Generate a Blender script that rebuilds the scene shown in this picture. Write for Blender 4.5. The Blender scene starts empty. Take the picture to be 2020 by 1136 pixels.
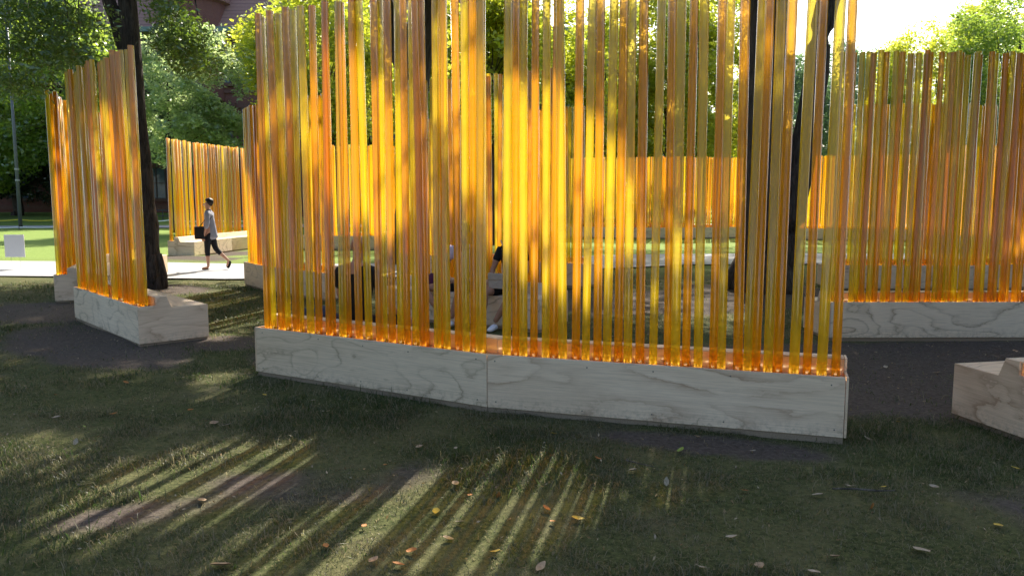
import bpy, math, random
import numpy as np
from mathutils import Vector, Matrix

random.seed(7)
rng = np.random.default_rng(11)
sc = bpy.context.scene
COL = sc.collection
R = math.radians

# ------------------------------------------------------------------ camera, sky, sun, exposure
F, H, PITCH = 1571.0, 1.70, math.atan(178 / 1571.0)
cam_d = bpy.data.cameras.new('camera'); cam = bpy.data.objects.new('camera', cam_d); COL.objects.link(cam)
cam.location = (0, 0, H); cam.rotation_euler = (math.pi / 2 - PITCH, 0, 0)
cam_d.sensor_width = 36; cam_d.lens = 36 * F / 2020; cam_d.clip_start = .05; cam_d.clip_end = 900
sc.camera = cam
SUN_AZ, SUN_EL = R(14), R(42)
w = bpy.data.worlds.new('World'); sc.world = w; w.use_nodes = True
nt = w.node_tree; bg = nt.nodes['Background']
sky = nt.nodes.new('ShaderNodeTexSky'); sky.sky_type = 'NISHITA'; sky.sun_disc = False
sky.sun_elevation = SUN_EL; sky.sun_rotation = SUN_AZ
sky.dust_density = 2.5; sky.ozone_density = 1.2
nt.links.new(sky.outputs[0], bg.inputs[0]); bg.inputs[1].default_value = .13
sun_d = bpy.data.lights.new('sun', 'SUN'); sun = bpy.data.objects.new('sun', sun_d); COL.objects.link(sun)
sun_d.energy = 5.0; sun_d.angle = R(.53); sun_d.color = (1, .93, .82)
SUND = Vector((math.sin(SUN_AZ) * math.cos(SUN_EL), math.cos(SUN_AZ) * math.cos(SUN_EL), math.sin(SUN_EL)))
sun.rotation_euler = SUND.to_track_quat('Z', 'Y').to_euler()
vs = sc.view_settings; vs.view_transform = 'Standard'; vs.look = 'None'; vs.gamma = 1; vs.exposure = 1.27
vs.use_curve_mapping = False
cy = sc.cycles
cy.max_bounces = 8; cy.transparent_max_bounces = 40; cy.diffuse_bounces = 4; cy.glossy_bounces = 3
cy.transmission_bounces = 4; cy.caustics_reflective = False; cy.caustics_refractive = False

# ------------------------------------------------------------------ survey helpers (photo pixel <-> metres on the ground)
_c, _s = math.cos(PITCH), math.sin(PITCH)
def G(u, v, z=0):
    a = (u - 1010) / F; b = -(v - 568) / F
    t = (z - H) / (-_s + b * _c)
    return (a * t, (_c + b * _s) * t)
def PX(x, y, z):
    d = y * _c - (z - H) * _s; b = y * _s + (z - H) * _c
    return 1010 + F * x / d, 568 - F * b / d

# ------------------------------------------------------------------ object helpers
def tag(o, label=None, cat=None, group=None, kind=None):
    if label: o['label'] = label
    if cat: o['category'] = cat
    if group: o['group'] = group
    if kind: o['kind'] = kind
    return o
def empty(name, loc=(0, 0, 0), rz=0, label=None, cat=None, group=None):
    o = bpy.data.objects.new(name, None); COL.objects.link(o)
    o.location = loc; o.rotation_euler = (0, 0, rz); o.empty_display_size = .1
    return tag(o, label, cat, group)
def link(name, me, parent=None, loc=(0, 0, 0), rz=0):
    o = bpy.data.objects.new(name, me); COL.objects.link(o)
    if parent: o.parent = parent
    o.location = loc; o.rotation_euler = (0, 0, rz)
    return o
def mesh(name, vs_, fs, mat=None, smooth=False):
    me = bpy.data.meshes.new(name); me.from_pydata([tuple(v) for v in vs_], [], fs)
    if mat: me.materials.append(mat)
    if smooth: me.polygons.foreach_set('use_smooth', [True] * len(me.polygons))
    me.update(); return me
def mesh_np(name, verts, faces, mat, tone=None, smooth=False):
    me = bpy.data.meshes.new(name); n = len(verts); k = faces.shape[1]; m = len(faces)
    me.vertices.add(n); me.vertices.foreach_set('co', verts.astype(np.float32).ravel())
    me.loops.add(m * k); me.loops.foreach_set('vertex_index', faces.astype(np.int32).ravel())
    me.polygons.add(m); me.polygons.foreach_set('loop_start', np.arange(0, m * k, k, dtype=np.int32))
    me.polygons.foreach_set('loop_total', np.full(m, k, dtype=np.int32))
    if smooth: me.polygons.foreach_set('use_smooth', np.ones(m, dtype=bool))
    if tone is not None:
        a = me.attributes.new('tone', 'FLOAT', 'POINT'); a.data.foreach_set('value', tone.astype(np.float32))
    me.materials.append(mat); me.update(calc_edges=True); return me
class MB:
    def __init__(s): s.v = []; s.f = []
    def box(s, x0, x1, y0, y1, z0, z1):
        b = len(s.v)
        s.v += [(x0, y0, z0), (x1, y0, z0), (x1, y1, z0), (x0, y1, z0), (x0, y0, z1), (x1, y0, z1), (x1, y1, z1), (x0, y1, z1)]
        s.f += [tuple(b + i for i in q) for q in ((0, 3, 2, 1), (4, 5, 6, 7), (0, 1, 5, 4), (1, 2, 6, 5), (2, 3, 7, 6), (3, 0, 4, 7))]
        return s
    def tube(s, path, rad, n=8, cap=True):
        path = [Vector(p) for p in path]; rings = []
        for i, p in enumerate(path):
            d = (path[min(i + 1, len(path) - 1)] - path[max(i - 1, 0)]).normalized()
            a = d.cross(Vector((0, 0, 1)))
            if a.length < .2: a = d.cross(Vector((0, 1, 0)))
            a.normalize(); b_ = d.cross(a); r = rad[i] if isinstance(rad, (list, tuple)) else rad
            b = len(s.v); rings.append(b)
            for k in range(n):
                t = 2 * math.pi * k / n; s.v.append(tuple(p + r * (math.cos(t) * a + math.sin(t) * b_)))
        for i in range(len(path) - 1):
            for k in range(n):
                k2 = (k + 1) % n; s.f.append((rings[i] + k, rings[i] + k2, rings[i + 1] + k2, rings[i + 1] + k))
        if cap:
            s.f.append(tuple(rings[0] + k for k in range(n - 1, -1, -1))); s.f.append(tuple(rings[-1] + k for k in range(n)))
        return s
    def obj(s, name, mat, parent=None, loc=(0, 0, 0), rz=0, smooth=False, bevel=0):
        o = link(name, mesh(name, s.v, s.f, mat, smooth), parent, loc, rz)
        if bevel:
            m = o.modifiers.new('b', 'BEVEL'); m.width = bevel; m.segments = 2; m.limit_method = 'ANGLE'
        return o

# ------------------------------------------------------------------ numpy value noise
_P = rng.random((256, 256))
def vnoise(x, y):
    xi = np.floor(x).astype(int); yi = np.floor(y).astype(int); fx = x - xi; fy = y - yi
    fx = fx * fx * (3 - 2 * fx); fy = fy * fy * (3 - 2 * fy)
    g = lambda a, b: _P[a % 256, b % 256]
    return (g(xi, yi) * (1 - fx) + g(xi + 1, yi) * fx) * (1 - fy) + (g(xi, yi + 1) * (1 - fx) + g(xi + 1, yi + 1) * fx) * fy
def fbm(x, y, o=4):
    s = 0; a = .5
    for i in range(o): s = s + a * vnoise(x * 2 ** i + 17 * i, y * 2 ** i + 31 * i); a *= .5
    return s / (1 - .5 ** o)

# ------------------------------------------------------------------ materials
class N:
    def __init__(s, name):
        s.m = bpy.data.materials.new(name); s.m.use_nodes = True; s.t = s.m.node_tree; s.t.nodes.clear()
        s.out = s.n('ShaderNodeOutputMaterial')
    def n(s, typ, **kw):
        o = s.t.nodes.new(typ)
        for k, v in kw.items():
            if k[0] == 'i' and k[1:].isdigit(): o.inputs[int(k[1:])].default_value = v
            else: setattr(o, k, v)
        return o
    def l(s, a, b): s.t.links.new(a, b)
    def bsdf(s, col=(.5, .5, .5), rough=.7, spec=.5):
        b = s.n('ShaderNodeBsdfPrincipled'); b.inputs['Base Color'].default_value = (*col, 1)
        b.inputs['Roughness'].default_value = rough; b.inputs['Specular IOR Level'].default_value = spec
        s.l(b.outputs[0], s.out.inputs[0]); s.b = b; return b
    def coord(s, kind='Object', scale=(1, 1, 1), rnd=False):
        tc = s.n('ShaderNodeTexCoord'); mp = s.n('ShaderNodeMapping'); mp.inputs['Scale'].default_value = scale
        s.l(tc.outputs[kind], mp.inputs[0])
        if rnd:
            oi = s.n('ShaderNodeObjectInfo'); mu = s.n('ShaderNodeMath', operation='MULTIPLY', i1=37.0)
            s.l(oi.outputs['Random'], mu.inputs[0]); cb = s.n('ShaderNodeCombineXYZ')
            for k in range(3): s.l(mu.outputs[0], cb.inputs[k])
            s.l(cb.outputs[0], mp.inputs['Location'])
        return mp.outputs[0]
    def noise(s, vec, scale, detail=4, rough=.55, dist=0):
        o = s.n('ShaderNodeTexNoise'); o.inputs['Scale'].default_value = scale; o.inputs['Detail'].default_value = detail
        o.inputs['Roughness'].default_value = rough; o.inputs['Distortion'].default_value = dist
        if vec is not None: s.l(vec, o.inputs['Vector'])
        return o.outputs[0]
    def ramp(s, fac, stops, interp='LINEAR'):
        o = s.n('ShaderNodeValToRGB'); e = o.color_ramp.elements; o.color_ramp.interpolation = interp
        while len(e) < len(stops): e.new(.5)
        for i, (p, c) in enumerate(stops):
            e[i].position = p; e[i].color = (*c, 1) if not isinstance(c, (int, float)) else (c, c, c, 1)
        s.l(fac, o.inputs[0]); return o.outputs[0]
    def mix(s, fac, a, b, typ='MIX'):
        o = s.n('ShaderNodeMix', data_type='RGBA', blend_type=typ)
        for sock, v in ((o.inputs[0], fac), (o.inputs[6], a), (o.inputs[7], b)):
            if isinstance(v, (int, float)): sock.default_value = v
            elif isinstance(v, tuple): sock.default_value = (*v, 1)
            else: s.l(v, sock)
        return o.outputs[2]
    def math(s, op, a, b=0, c=0):
        o = s.n('ShaderNodeMath', operation=op)
        for i, v in enumerate((a, b, c)):
            if isinstance(v, (int, float)): o.inputs[i].default_value = v
            else: s.l(v, o.inputs[i])
        return o.outputs[0]
    def bump(s, h, strength=.4, dist=.01, normal=None):
        o = s.n('ShaderNodeBump'); o.inputs['Strength'].default_value = strength; o.inputs['Distance'].default_value = dist
        s.l(h, o.inputs['Height'])
        if normal is not None: s.l(normal, o.inputs['Normal'])
        return o.outputs[0]

def simple(name, col, rough=.7, spec=.4, var=.25, vs_=30, bump=.0):
    m = N(name); b = m.bsdf(col, rough, spec); v = m.coord(rnd=True)
    n = m.noise(v, vs_, 4)
    m.l(m.mix(n, tuple(c * (1 - var) for c in col), tuple(min(1, c * (1 + var)) for c in col)), b.inputs['Base Color'])
    if bump: m.l(m.bump(n, bump, .01), b.inputs['Normal'])
    return m.m

def plywood(name, light, ring, freq, width):
    """rotary-cut veneer: cathedral growth rings as contour lines of a stretched field"""
    m = N(name); b = m.bsdf(light, .62, .3)
    v = m.coord(scale=(.42, 1.6, 1.15), rnd=True)
    field = m.noise(v, 1.55, 2.2, .48, .35)
    wob = m.noise(v, 22, 3, .6)
    val = m.math('ADD', m.math('MULTIPLY', field, freq), m.math('MULTIPLY', wob, .45))
    fr = m.math('FRACT', val)
    line = m.ramp(fr, [(0, 1.), (width * .6, .55), (width * 2.2, .12), (.86, .0), (.985, .42), (1, 1.)])
    patch = m.ramp(m.noise(v, 3.3, 3, .5, .8), [(.33, 0.15), (.62, 1.)])
    line = m.math('MULTIPLY', line, patch)
    fine = m.noise(m.coord(scale=(2.2, 60, 95), rnd=True), 1.6, 4, .65)
    blot = m.noise(v, .9, 3, .5)
    c1 = m.mix(m.ramp(blot, [(.35, 0.), (.68, 1.)]), light, tuple(c * k for c, k in zip(light, (.86, .80, .74))))
    c2 = m.mix(m.math('MULTIPLY', line, 1.0), c1, ring)
    c3 = m.mix(m.ramp(fine, [(.42, .0), (.68, .30)]), c2, tuple(c * .62 for c in ring))
    kn = m.n('ShaderNodeTexVoronoi'); kn.inputs['Scale'].default_value = 1.4; m.l(m.coord(scale=(.9, 1.3, 2.2), rnd=True), kn.inputs['Vector'])
    knot = m.ramp(kn.outputs['Distance'], [(0, 1.), (.035, .9), (.05, .0)])
    c4 = m.mix(m.math('MULTIPLY', knot, .5), c3, (.20, .12, .07))
    # scuffs and soil near the lawn
    tc = m.n('ShaderNodeTexCoord'); sx = m.n('ShaderNodeSeparateXYZ'); m.l(tc.outputs['Object'], sx.inputs[0])
    low = m.ramp(sx.outputs[2], [(.0, .8), (.05, .35), (.16, .0)])
    spl = m.ramp(m.noise(m.coord(rnd=True), 26, 6, .7), [(.46, 0.), (.66, 1.)])
    c5 = m.mix(m.math('MULTIPLY', low, spl), c4, (.13, .10, .075))
    m.l(c5, b.inputs['Base Color'])
    m.l(m.bump(fine, .12, .004), b.inputs['Normal'])
    return m.m
PLY = [plywood('plywood_pale', (.90, .72, .52), (.32, .225, .135), 13, .08),
       plywood('plywood_rosy', (.88, .67, .47), (.47, .30, .185), 7, .20)]
PLY_EDGE = simple('plywood_edge', (.30, .22, .15), .8, .2, .45, 140)

def tube_mat(name, tint, body, glow):
    m = N(name)
    tr = m.n('ShaderNodeBsdfTransparent'); tr.inputs[0].default_value = (*tint, 1)
    tl = m.n('ShaderNodeBsdfTranslucent'); tl.inputs[0].default_value = (*glow, 1)
    df = m.n('ShaderNodeBsdfDiffuse'); df.inputs[0].default_value = (*body, 1)
    gl = m.n('ShaderNodeBsdfGlossy'); gl.inputs[0].default_value = (1, 1, 1, 1); gl.inputs['Roughness'].default_value = .07
    v = m.coord(scale=(30, 30, .12), rnd=True); streak = m.noise(v, 1.0, 3, .6)
    a = m.n('ShaderNodeMixShader', i0=.22); m.l(tl.outputs[0], a.inputs[1]); m.l(df.outputs[0], a.inputs[2])
    lw = m.n('ShaderNodeLayerWeight'); lw.inputs[0].default_value = .5
    edge = m.math('MULTIPLY', m.math('POWER', lw.outputs['Facing'], 2.2), .38)
    fac = m.math('ADD', m.math('ADD', edge, .42), m.math('MULTIPLY', m.math('SUBTRACT', streak, .5), .03))
    c = m.n('ShaderNodeMixShader'); m.l(fac, c.inputs[0]); m.l(tr.outputs[0], c.inputs[1]); m.l(a.outputs[0], c.inputs[2])
    fr = m.n('ShaderNodeFresnel'); fr.inputs[0].default_value = 1.49
    d = m.n('ShaderNodeMixShader'); m.l(m.math('MINIMUM', m.math('MULTIPLY', fr.outputs[0], 1.15), .5), d.inputs[0])
    m.l(c.outputs[0], d.inputs[1]); m.l(gl.outputs[0], d.inputs[2]); m.l(d.outputs[0], m.out.inputs[0])
    return m.m
T_YEL = tube_mat('acrylic_yellow', (1, .87, .26), (.95, .64, .025), (1, .80, .05))
T_ORA = tube_mat('acrylic_orange', (1, .72, .19), (.95, .44, .018), (1, .60, .04))
def acry(name, col, tcol):
    m = N(name)
    df = m.n('ShaderNodeBsdfDiffuse'); df.inputs[0].default_value = (*col, 1)
    tl = m.n('ShaderNodeBsdfTranslucent'); tl.inputs[0].default_value = (*tcol, 1)
    a = m.n('ShaderNodeMixShader', i0=.35); m.l(df.outputs[0], a.inputs[1]); m.l(tl.outputs[0], a.inputs[2])
    gl = m.n('ShaderNodeBsdfGlossy'); gl.inputs['Roughness'].default_value = .08
    d = m.n('ShaderNodeMixShader', i0=.08); m.l(a.outputs[0], d.inputs[1]); m.l(gl.outputs[0], d.inputs[2])
    m.l(d.outputs[0], m.out.inputs[0]); return m.m
LINER = acry('orange_acrylic_sheet', (.95, .58, .30), (1, .6, .28))
mm = N('led_strip_light'); em = mm.n('ShaderNodeEmission'); v = mm.coord()
sx = mm.n('ShaderNodeSeparateXYZ'); mm.l(v, sx.inputs[0])
dots = mm.ramp(mm.math('FRACT', mm.math('MULTIPLY', sx.outputs[0], 30)), [(0, .25), (.3, 1.), (.6, 1.), (.9, .25)])
mm.l(mm.math('MULTIPLY', dots, 7.0), em.inputs[1]); em.inputs[0].default_value = (1, .74, .42, 1); mm.l(em.outputs[0], mm.out.inputs[0]); LED = mm.m

def leaf_mat(name, c0, c1, t0, t1, tfac=.5, gloss=.09):
    m = N(name)
    at = m.n('ShaderNodeAttribute', attribute_name='tone')
    df = m.n('ShaderNodeBsdfDiffuse'); tl = m.n('ShaderNodeBsdfTranslucent')
    m.l(m.mix(at.outputs['Fac'], c0, c1), df.inputs[0]); m.l(m.mix(at.outputs['Fac'], t0, t1), tl.inputs[0])
    a = m.n('ShaderNodeMixShader', i0=tfac); m.l(df.outputs[0], a.inputs[1]); m.l(tl.outputs[0], a.inputs[2])
    gl = m.n('ShaderNodeBsdfGlossy'); gl.inputs['Roughness'].default_value = .36
    d = m.n('ShaderNodeMixShader', i0=gloss); m.l(a.outputs[0], d.inputs[1]); m.l(gl.outputs[0], d.inputs[2])
    m.l(d.outputs[0], m.out.inputs[0]); return m.m
L_DARK = leaf_mat('leaves_dark', (.035, .075, .015), (.09, .15, .03), (.10, .20, .015), (.30, .42, .03))
L_MID = leaf_mat('leaves_mid', (.05, .11, .02), (.12, .19, .03), (.28, .46, .04), (.62, .78, .10))
L_PALE = leaf_mat('leaves_pale', (.10, .18, .07), (.24, .32, .13), (.42, .60, .20), (.82, .92, .42))
L_YEL = leaf_mat('leaves_yellow_green', (.12, .18, .02), (.30, .32, .03), (.48, .62, .03), (.95, .92, .08), .6)
L_BLUE = leaf_mat('leaves_bluish', (.05, .10, .05), (.10, .17, .09), (.12, .24, .08), (.30, .46, .16))
L_PINE = leaf_mat('needles_dark', (.008, .02, .008), (.02, .04, .012), (.01, .03, .006), (.03, .06, .01), .25)
GRASSM = leaf_mat('grass_blades', (.024, .046, .013), (.22, .185, .11), (.06, .13, .02), (.36, .30, .17), .45, .02)

def bark(name, col):
    m = N(name); b = m.bsdf(col, .9, .15); v = m.coord(scale=(9, 9, 1.6), rnd=True)
    n = m.noise(v, 2.2, 6, .7, .6)
    m.l(m.mix(m.ramp(n, [(.35, 0.), (.65, 1.)]), tuple(c * .35 for c in col), tuple(c * 1.5 for c in col)), b.inputs['Base Color'])
    m.l(m.bump(n, 1, .05), b.inputs['Normal']); return m.m
BARK = bark('bark_dark', (.065, .052, .042)); BARK2 = bark('bark_grey', (.12, .105, .085))

mg = N('lawn_soil'); b = mg.bsdf((.05, .05, .03), .95, .1); v = mg.coord()
n1 = mg.noise(v, 1.1, 6, .6, .4); n2 = mg.noise(v, 30, 6, .75); n3 = mg.noise(v, 5, 5, .6)
at = mg.n('ShaderNodeAttribute', attribute_name='tone')
grass_c = mg.mix(mg.ramp(n2, [(.35, 0.), (.65, 1.)]), (.026, .037, .011), (.125, .130, .048))
grass_c = mg.mix(mg.ramp(n1, [(.45, 0.), (.65, .6)]), grass_c, (.17, .15, .07))
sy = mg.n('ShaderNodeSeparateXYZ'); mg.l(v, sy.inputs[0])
far_sunlit = mg.ramp(mg.math('MULTIPLY', sy.outputs[1], .01), [(.17, 0.), (.23, 1.)])  # far lawn painted brighter: its sunlit look is put into the colour
grass_c = mg.mix(far_sunlit, grass_c, mg.mix(mg.ramp(n2, [(.35, 0.), (.65, 1.)]), (.10, .17, .03), (.27, .34, .09)))
soil_c = mg.mix(mg.ramp(n2, [(.35, 0.), (.7, 1.)]), (.060, .046, .036), (.155, .125, .10))
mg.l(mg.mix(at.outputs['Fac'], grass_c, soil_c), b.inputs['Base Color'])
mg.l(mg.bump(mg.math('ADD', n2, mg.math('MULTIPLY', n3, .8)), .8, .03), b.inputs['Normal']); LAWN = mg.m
mg = N('path_concrete'); b = mg.bsdf((.4, .39, .36), .85, .2); v = mg.coord()
n1 = mg.noise(v, 60, 5, .7); n2 = mg.noise(v, .8, 4, .6)
mg.l(mg.mix(n2, mg.mix(n1, (.34, .33, .32), (.48, .46, .44)), mg.mix(n1, (.27, .26, .26), (.42, .41, .40))), b.inputs['Base Color'])
mg.l(mg.bump(n1, .3, .005), b.inputs['Normal']); PATH = mg.m

# ------------------------------------------------------------------ ground
def ell(x, y, cx, cy, rx, ry, a=0):
    c, s = math.cos(a), math.sin(a); dx = x - cx; dy = y - cy
    return ((dx * c + dy * s) / rx) ** 2 + ((-dx * s + dy * c) / ry) ** 2
DIRT = [(-4.9, 9.4, 2.2, .9, -.85, 1.1), (-3.2, 9.3, 1.3, .6, .2, .8), (-6.9, 11.8, 1.7, 1.2, 0, 1.), (-9.3, 22.0, 2.0, .9, 0, 1.),
        (-8.6, 24.6, .8, 1.6, 0, .9), (4.8, 8.6, 3.0, .95, 0, 1.1), (3.2, 7.0, 1.1, 1.2, .6, .9), (3.0, 13.2, 3.2, 1.8, 0, .8), (4.6, 14.3, 1.6, 1.5, 0, 1.),
        (2.6, 4.3, .6, .3, .2, .5), (1.5, 5.35, .8, .25, -.3, .8), (-1.05, 4.7, .7, .4, .3, .55), (-2.0, 4.2, .5, .2, .4, .35), (3.1, 4.2, .6, .6, 0, .7),
        (-5.5, 7.3, .9, .3, .2, .5), (-2.2, 8.6, .9, .6, .3, .7), (6.5, 13.2, 3, 1.1, 0, .9), (-.4, 9.5, 1.6, .4, -.5, .7), (-6.6, 14.6, 1.2, 1.0, 0, .9), (.4, 4.05, .5, .2, 0, .5), (-3.0, 3.9, .5, .2, .5, .4)]
def dirt(x, y):
    d = np.zeros_like(x)
    for cx, cy_, rx, ry, a, s in DIRT: d = np.maximum(d, s * np.clip(1.35 - ell(x, y, cx, cy_, rx, ry, a), 0, 1))
    n = fbm(x * 1.7, y * 1.7, 5); n2 = fbm(x * .7 + 40, y * .7, 4)
    d = d * 1.25 + (n - .5) * 1.5 + (n2 - .55) * .8
    return np.clip((d - .25) * 2.2, 0, 1)
def gh(x, y):
    z = .035 * (fbm(x * .9, y * .9, 3) - .5) + .012 * (fbm(x * 6, y * 6, 3) - .5)
    for cx, cy_, r, h in ((-9.2, 22.0, 1.1, .10), (-4.9, 9.3, .9, .03), (-6.9, 12.2, 1.0, .04), (4.6, 14.4, 1.3, .07), (-6.63, 14.6, 1.0, .06)):
        z = z + h * np.exp(-((x - cx) ** 2 + (y - cy_) ** 2) / r ** 2)
    far = np.clip((y - 46) / 30, 0, 1) * np.clip((-x - 8) / 20, 0, 1)
    return z - .012 + far * 1.1
def axis(lo, hi, fine0, fine1, st):
    a = list(np.arange(fine0, fine1 + 1e-6, st)); s = st; x = fine0
    left = []
    while x > lo: s *= 1.12; x -= s; left.append(x)
    s = st; x = a[-1]; right = []
    while x < hi: s *= 1.12; x += s; right.append(x)
    return np.array(left[::-1] + a + right)
gx = axis(-380, 380, -8, 7, .09); gy = axis(-60, 560, 2.6, 16, .09)
X, Y = np.meshgrid(gx, gy); fx, fy = X.ravel(), Y.ravel()
verts = np.stack([fx, fy, gh(fx, fy)], 1); nx, ny = len(gx), len(gy)
I = (np.arange(ny - 1)[:, None] * nx + np.arange(nx - 1)[None, :]).ravel()
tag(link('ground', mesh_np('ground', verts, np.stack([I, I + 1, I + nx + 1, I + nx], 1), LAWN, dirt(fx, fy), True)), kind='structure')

def ribbon(name, pts, mat, z=.02):
    ln, rn = [], []
    for i, (x, y, wd) in enumerate(pts):
        a = Vector(pts[max(i - 1, 0)][:2]); b = Vector(pts[min(i + 1, len(pts) - 1)][:2]); d = (b - a).normalized()
        nrm = Vector((-d.y, d.x)); ln.append((x + nrm.x * wd / 2, y + nrm.y * wd / 2)); rn.append((x - nrm.x * wd / 2, y - nrm.y * wd / 2))
    V = []; Fc = []
    for a, b in zip(ln, rn):
        for k in range(7):
            t = k / 6; x = a[0] * (1 - t) + b[0] * t; y = a[1] * (1 - t) + b[1] * t
            V.append((x, y, float(gh(np.array([x]), np.array([y]))[0]) * .3 + z))
    for i in range(len(pts) - 1):
        for k in range(6):
            q = i * 7 + k; Fc.append((q, q + 1, q + 8, q + 7))
    return tag(link(name, mesh(name, V, Fc, mat, True)), kind='structure')
def dense(pts, n=10):
    out = []
    for i in range(len(pts) - 1):
        for k in range(n):
            t = k / n; out.append(tuple(a * (1 - t) + b * t for a, b in zip(pts[i], pts[i + 1])))
    return out + [pts[-1]]
ribbon('path', dense([(-40, 21.5, 3.9), (-16, 19.6, 3.9), (-9, 18.8, 3.7), (-6, 18.3, 3.6), (-2, 18.8, 3.6), (4, 21.9, 3.7), (9, 22.3, 3.7), (16, 22.0, 3.8), (45, 19, 3.8)]), PATH, .028)
ribbon('path', dense([(-60, 45.5, 5.0), (-28, 46.8, 5.0), (-10, 48, 5.0), (10, 49, 5.0), (60, 49, 5.0)]), PATH, .03)

# ------------------------------------------------------------------ lit gaps: where sun reaches between the crowns (polygons measured on the lawn)
LIT_PX = [
    (.95, [(655, 960), (820, 930), (960, 900), (1100, 885), (1215, 885), (1240, 950), (1190, 1060), (1060, 1150), (380, 1190), (430, 1080)]),
    (.92, [(205, 915), (330, 868), (480, 850), (640, 850), (660, 900), (560, 960), (420, 1060), (250, 1060), (80, 1100), (0, 1040)]),
    (.8, [(-300, 860), (150, 845), (190, 890), (120, 960), (-300, 980)]),
    (.9, [(330, 745), (505, 715), (510, 765), (380, 790)]),
    (.6, [(150, 735), (300, 700), (420, 700), (330, 745), (180, 770)]),
    (.9, [(1262, 860), (1345, 860), (1345, 1100), (1270, 1100)]),
    (.9, [(1355, 880), (1385, 880), (1385, 970), (1355, 970)]),
    (.9, [(1400, 890), (1450, 890), (1445, 1070), (1400, 1070)]),
    (.85, [(600, 1040), (420, 1050), (560, 1240), (300, 1240)]),
    (.75, [(-260, 620), (-40, 615), (60, 700), (-20, 790), (-300, 820)]),
    (.9, [(225, 640), (450, 610), (470, 670), (330, 690), (240, 690)]),
    (.85, [(330, 570), (520, 572), (560, 640), (340, 640)]),
    (.85, [(670, 650), (1030, 650), (1060, 740), (620, 745)]),
    (.6, [(820, 572), (1060, 572), (1050, 615), (830, 615)]),
    (.35, [(1250, 560), (1560, 575), (1500, 660), (1150, 640)]),
    (.5, [(1400, 1150), (1700, 1150), (1700, 1500), (1300, 1500)]),
]
LITG = [(p, np.array([G(*q) for q in poly])) for p, poly in LIT_PX]
def inpoly(x, y, poly):
    c = np.zeros(len(x), bool); n = len(poly)
    for i in range(n):
        x0, y0 = poly[i]; x1, y1 = poly[(i + 1) % n]
        if y0 == y1: continue
        c ^= ((y0 > y) != (y1 > y)) & (x < (x1 - x0) * (y - y0) / (y1 - y0) + x0)
    return c
def litprob(x, y):
    p = np.zeros(len(x)); jx = x + (fbm(x * 1.8 + 9, y * 1.8, 3) - .5) * .5; jy = y + (fbm(x * 1.8, y * 1.8 + 70, 3) - .5) * .5
    for q, poly in LITG: p = np.where(inpoly(jx, jy, poly), np.maximum(p, q), p)
    far = (y > 16.2) & (x < -1.0); p = np.where(far, np.maximum(p, .9), p)
    p = np.where((y > 16.2) & (x >= -1) & (y < 24), np.maximum(p, .2), p)
    p = np.where((y > 24) & ((x < -1) | (y > 30.5)), np.maximum(p, .9), p); p = np.where((y > 24) & (x >= -1), np.maximum(p, .2), p)
    return p
def sun_cull(c):
    """drop the leaf clumps whose shade would fall in the gaps"""
    k = c[:, 2] / SUND.z; x = c[:, 0] - SUND.x * k; y = c[:, 1] - SUND.y * k
    return c[rng.random(len(c)) > litprob(x, y) * .9]
def leaf_cull(V, tone, base, per):
    """trim single leaves along the edges of the gaps"""
    c = V.reshape(-1, 4, 3)[:, 0] + np.array([base[0], base[1], 0]); k = c[:, 2] / SUND.z
    lp = litprob(c[:, 0] - SUND.x * k, c[:, 1] - SUND.y * k); rd = np.repeat(rng.random(len(c) // per), per)
    keep = (rd > lp) | (c[:, 2] < 5.6)
    return V.reshape(-1, 4, 3)[keep].reshape(-1, 3), tone.reshape(-1, 4)[keep].ravel()

# ------------------------------------------------------------------ trees
def leaf_geo(cent, per, spread, size, flat=.75, ratio=.5, droop=0.):
    n = len(cent) * per
    d = rng.normal(size=(n, 3)); d /= np.linalg.norm(d, axis=1)[:, None]
    r = spread * rng.random(n) ** .5
    p = np.repeat(cent, per, 0) + d * r[:, None] * np.array([1, 1, flat])
    a = rng.normal(size=(n, 3)); a[:, 2] = a[:, 2] * .55 - droop; a /= np.linalg.norm(a, axis=1)[:, None]
    u = rng.normal(size=(n, 3)); u = np.cross(a, u); u /= np.linalg.norm(u, axis=1)[:, None]
    nn = np.cross(a, u)
    s = size * (.6 + .8 * rng.random(n)); L = a * s[:, None]; W = u * (s * ratio * .5)[:, None]
    V = np.empty((n, 4, 3)); V[:, 0] = p; V[:, 1] = p + L * .48 + W + nn * (s * .06)[:, None]; V[:, 2] = p + L; V[:, 3] = p + L * .48 - W + nn * (s * .06)[:, None]
    ct = rng.random(len(cent)); tone = np.clip(.5 * np.repeat(ct, per) + .5 * rng.random(n), 0, 1)
    return V.reshape(-1, 3), np.repeat(tone, 4)
def clumps(cx, cy_, cz, rx, ry, rz, n, hollow=.45, gap=.5):
    """clump centres inside a lobed ellipsoid, thinned by a noise so the sky shows"""
    d = rng.normal(size=(n * 3, 3)); d /= np.linalg.norm(d, axis=1)[:, None]
    r = hollow + (1 - hollow) * rng.random(len(d)) ** .6
    lob = .78 + .44 * fbm(d[:, 0] * 2.1 + cx, d[:, 1] * 2.1 + d[:, 2] * 1.7 + cy_, 3)
    p = d * (r * lob)[:, None] * np.array([rx, ry, rz]) + np.array([cx, cy_, cz])
    g = fbm(p[:, 0] * 1.1 + p[:, 2] * .9, p[:, 1] * .8 + p[:, 2] * 1.3 + 50, 3)
    keep = np.argsort(-(g + rng.random(len(g)) * (1 - gap) * .5))[:n]
    return p[keep]
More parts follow.
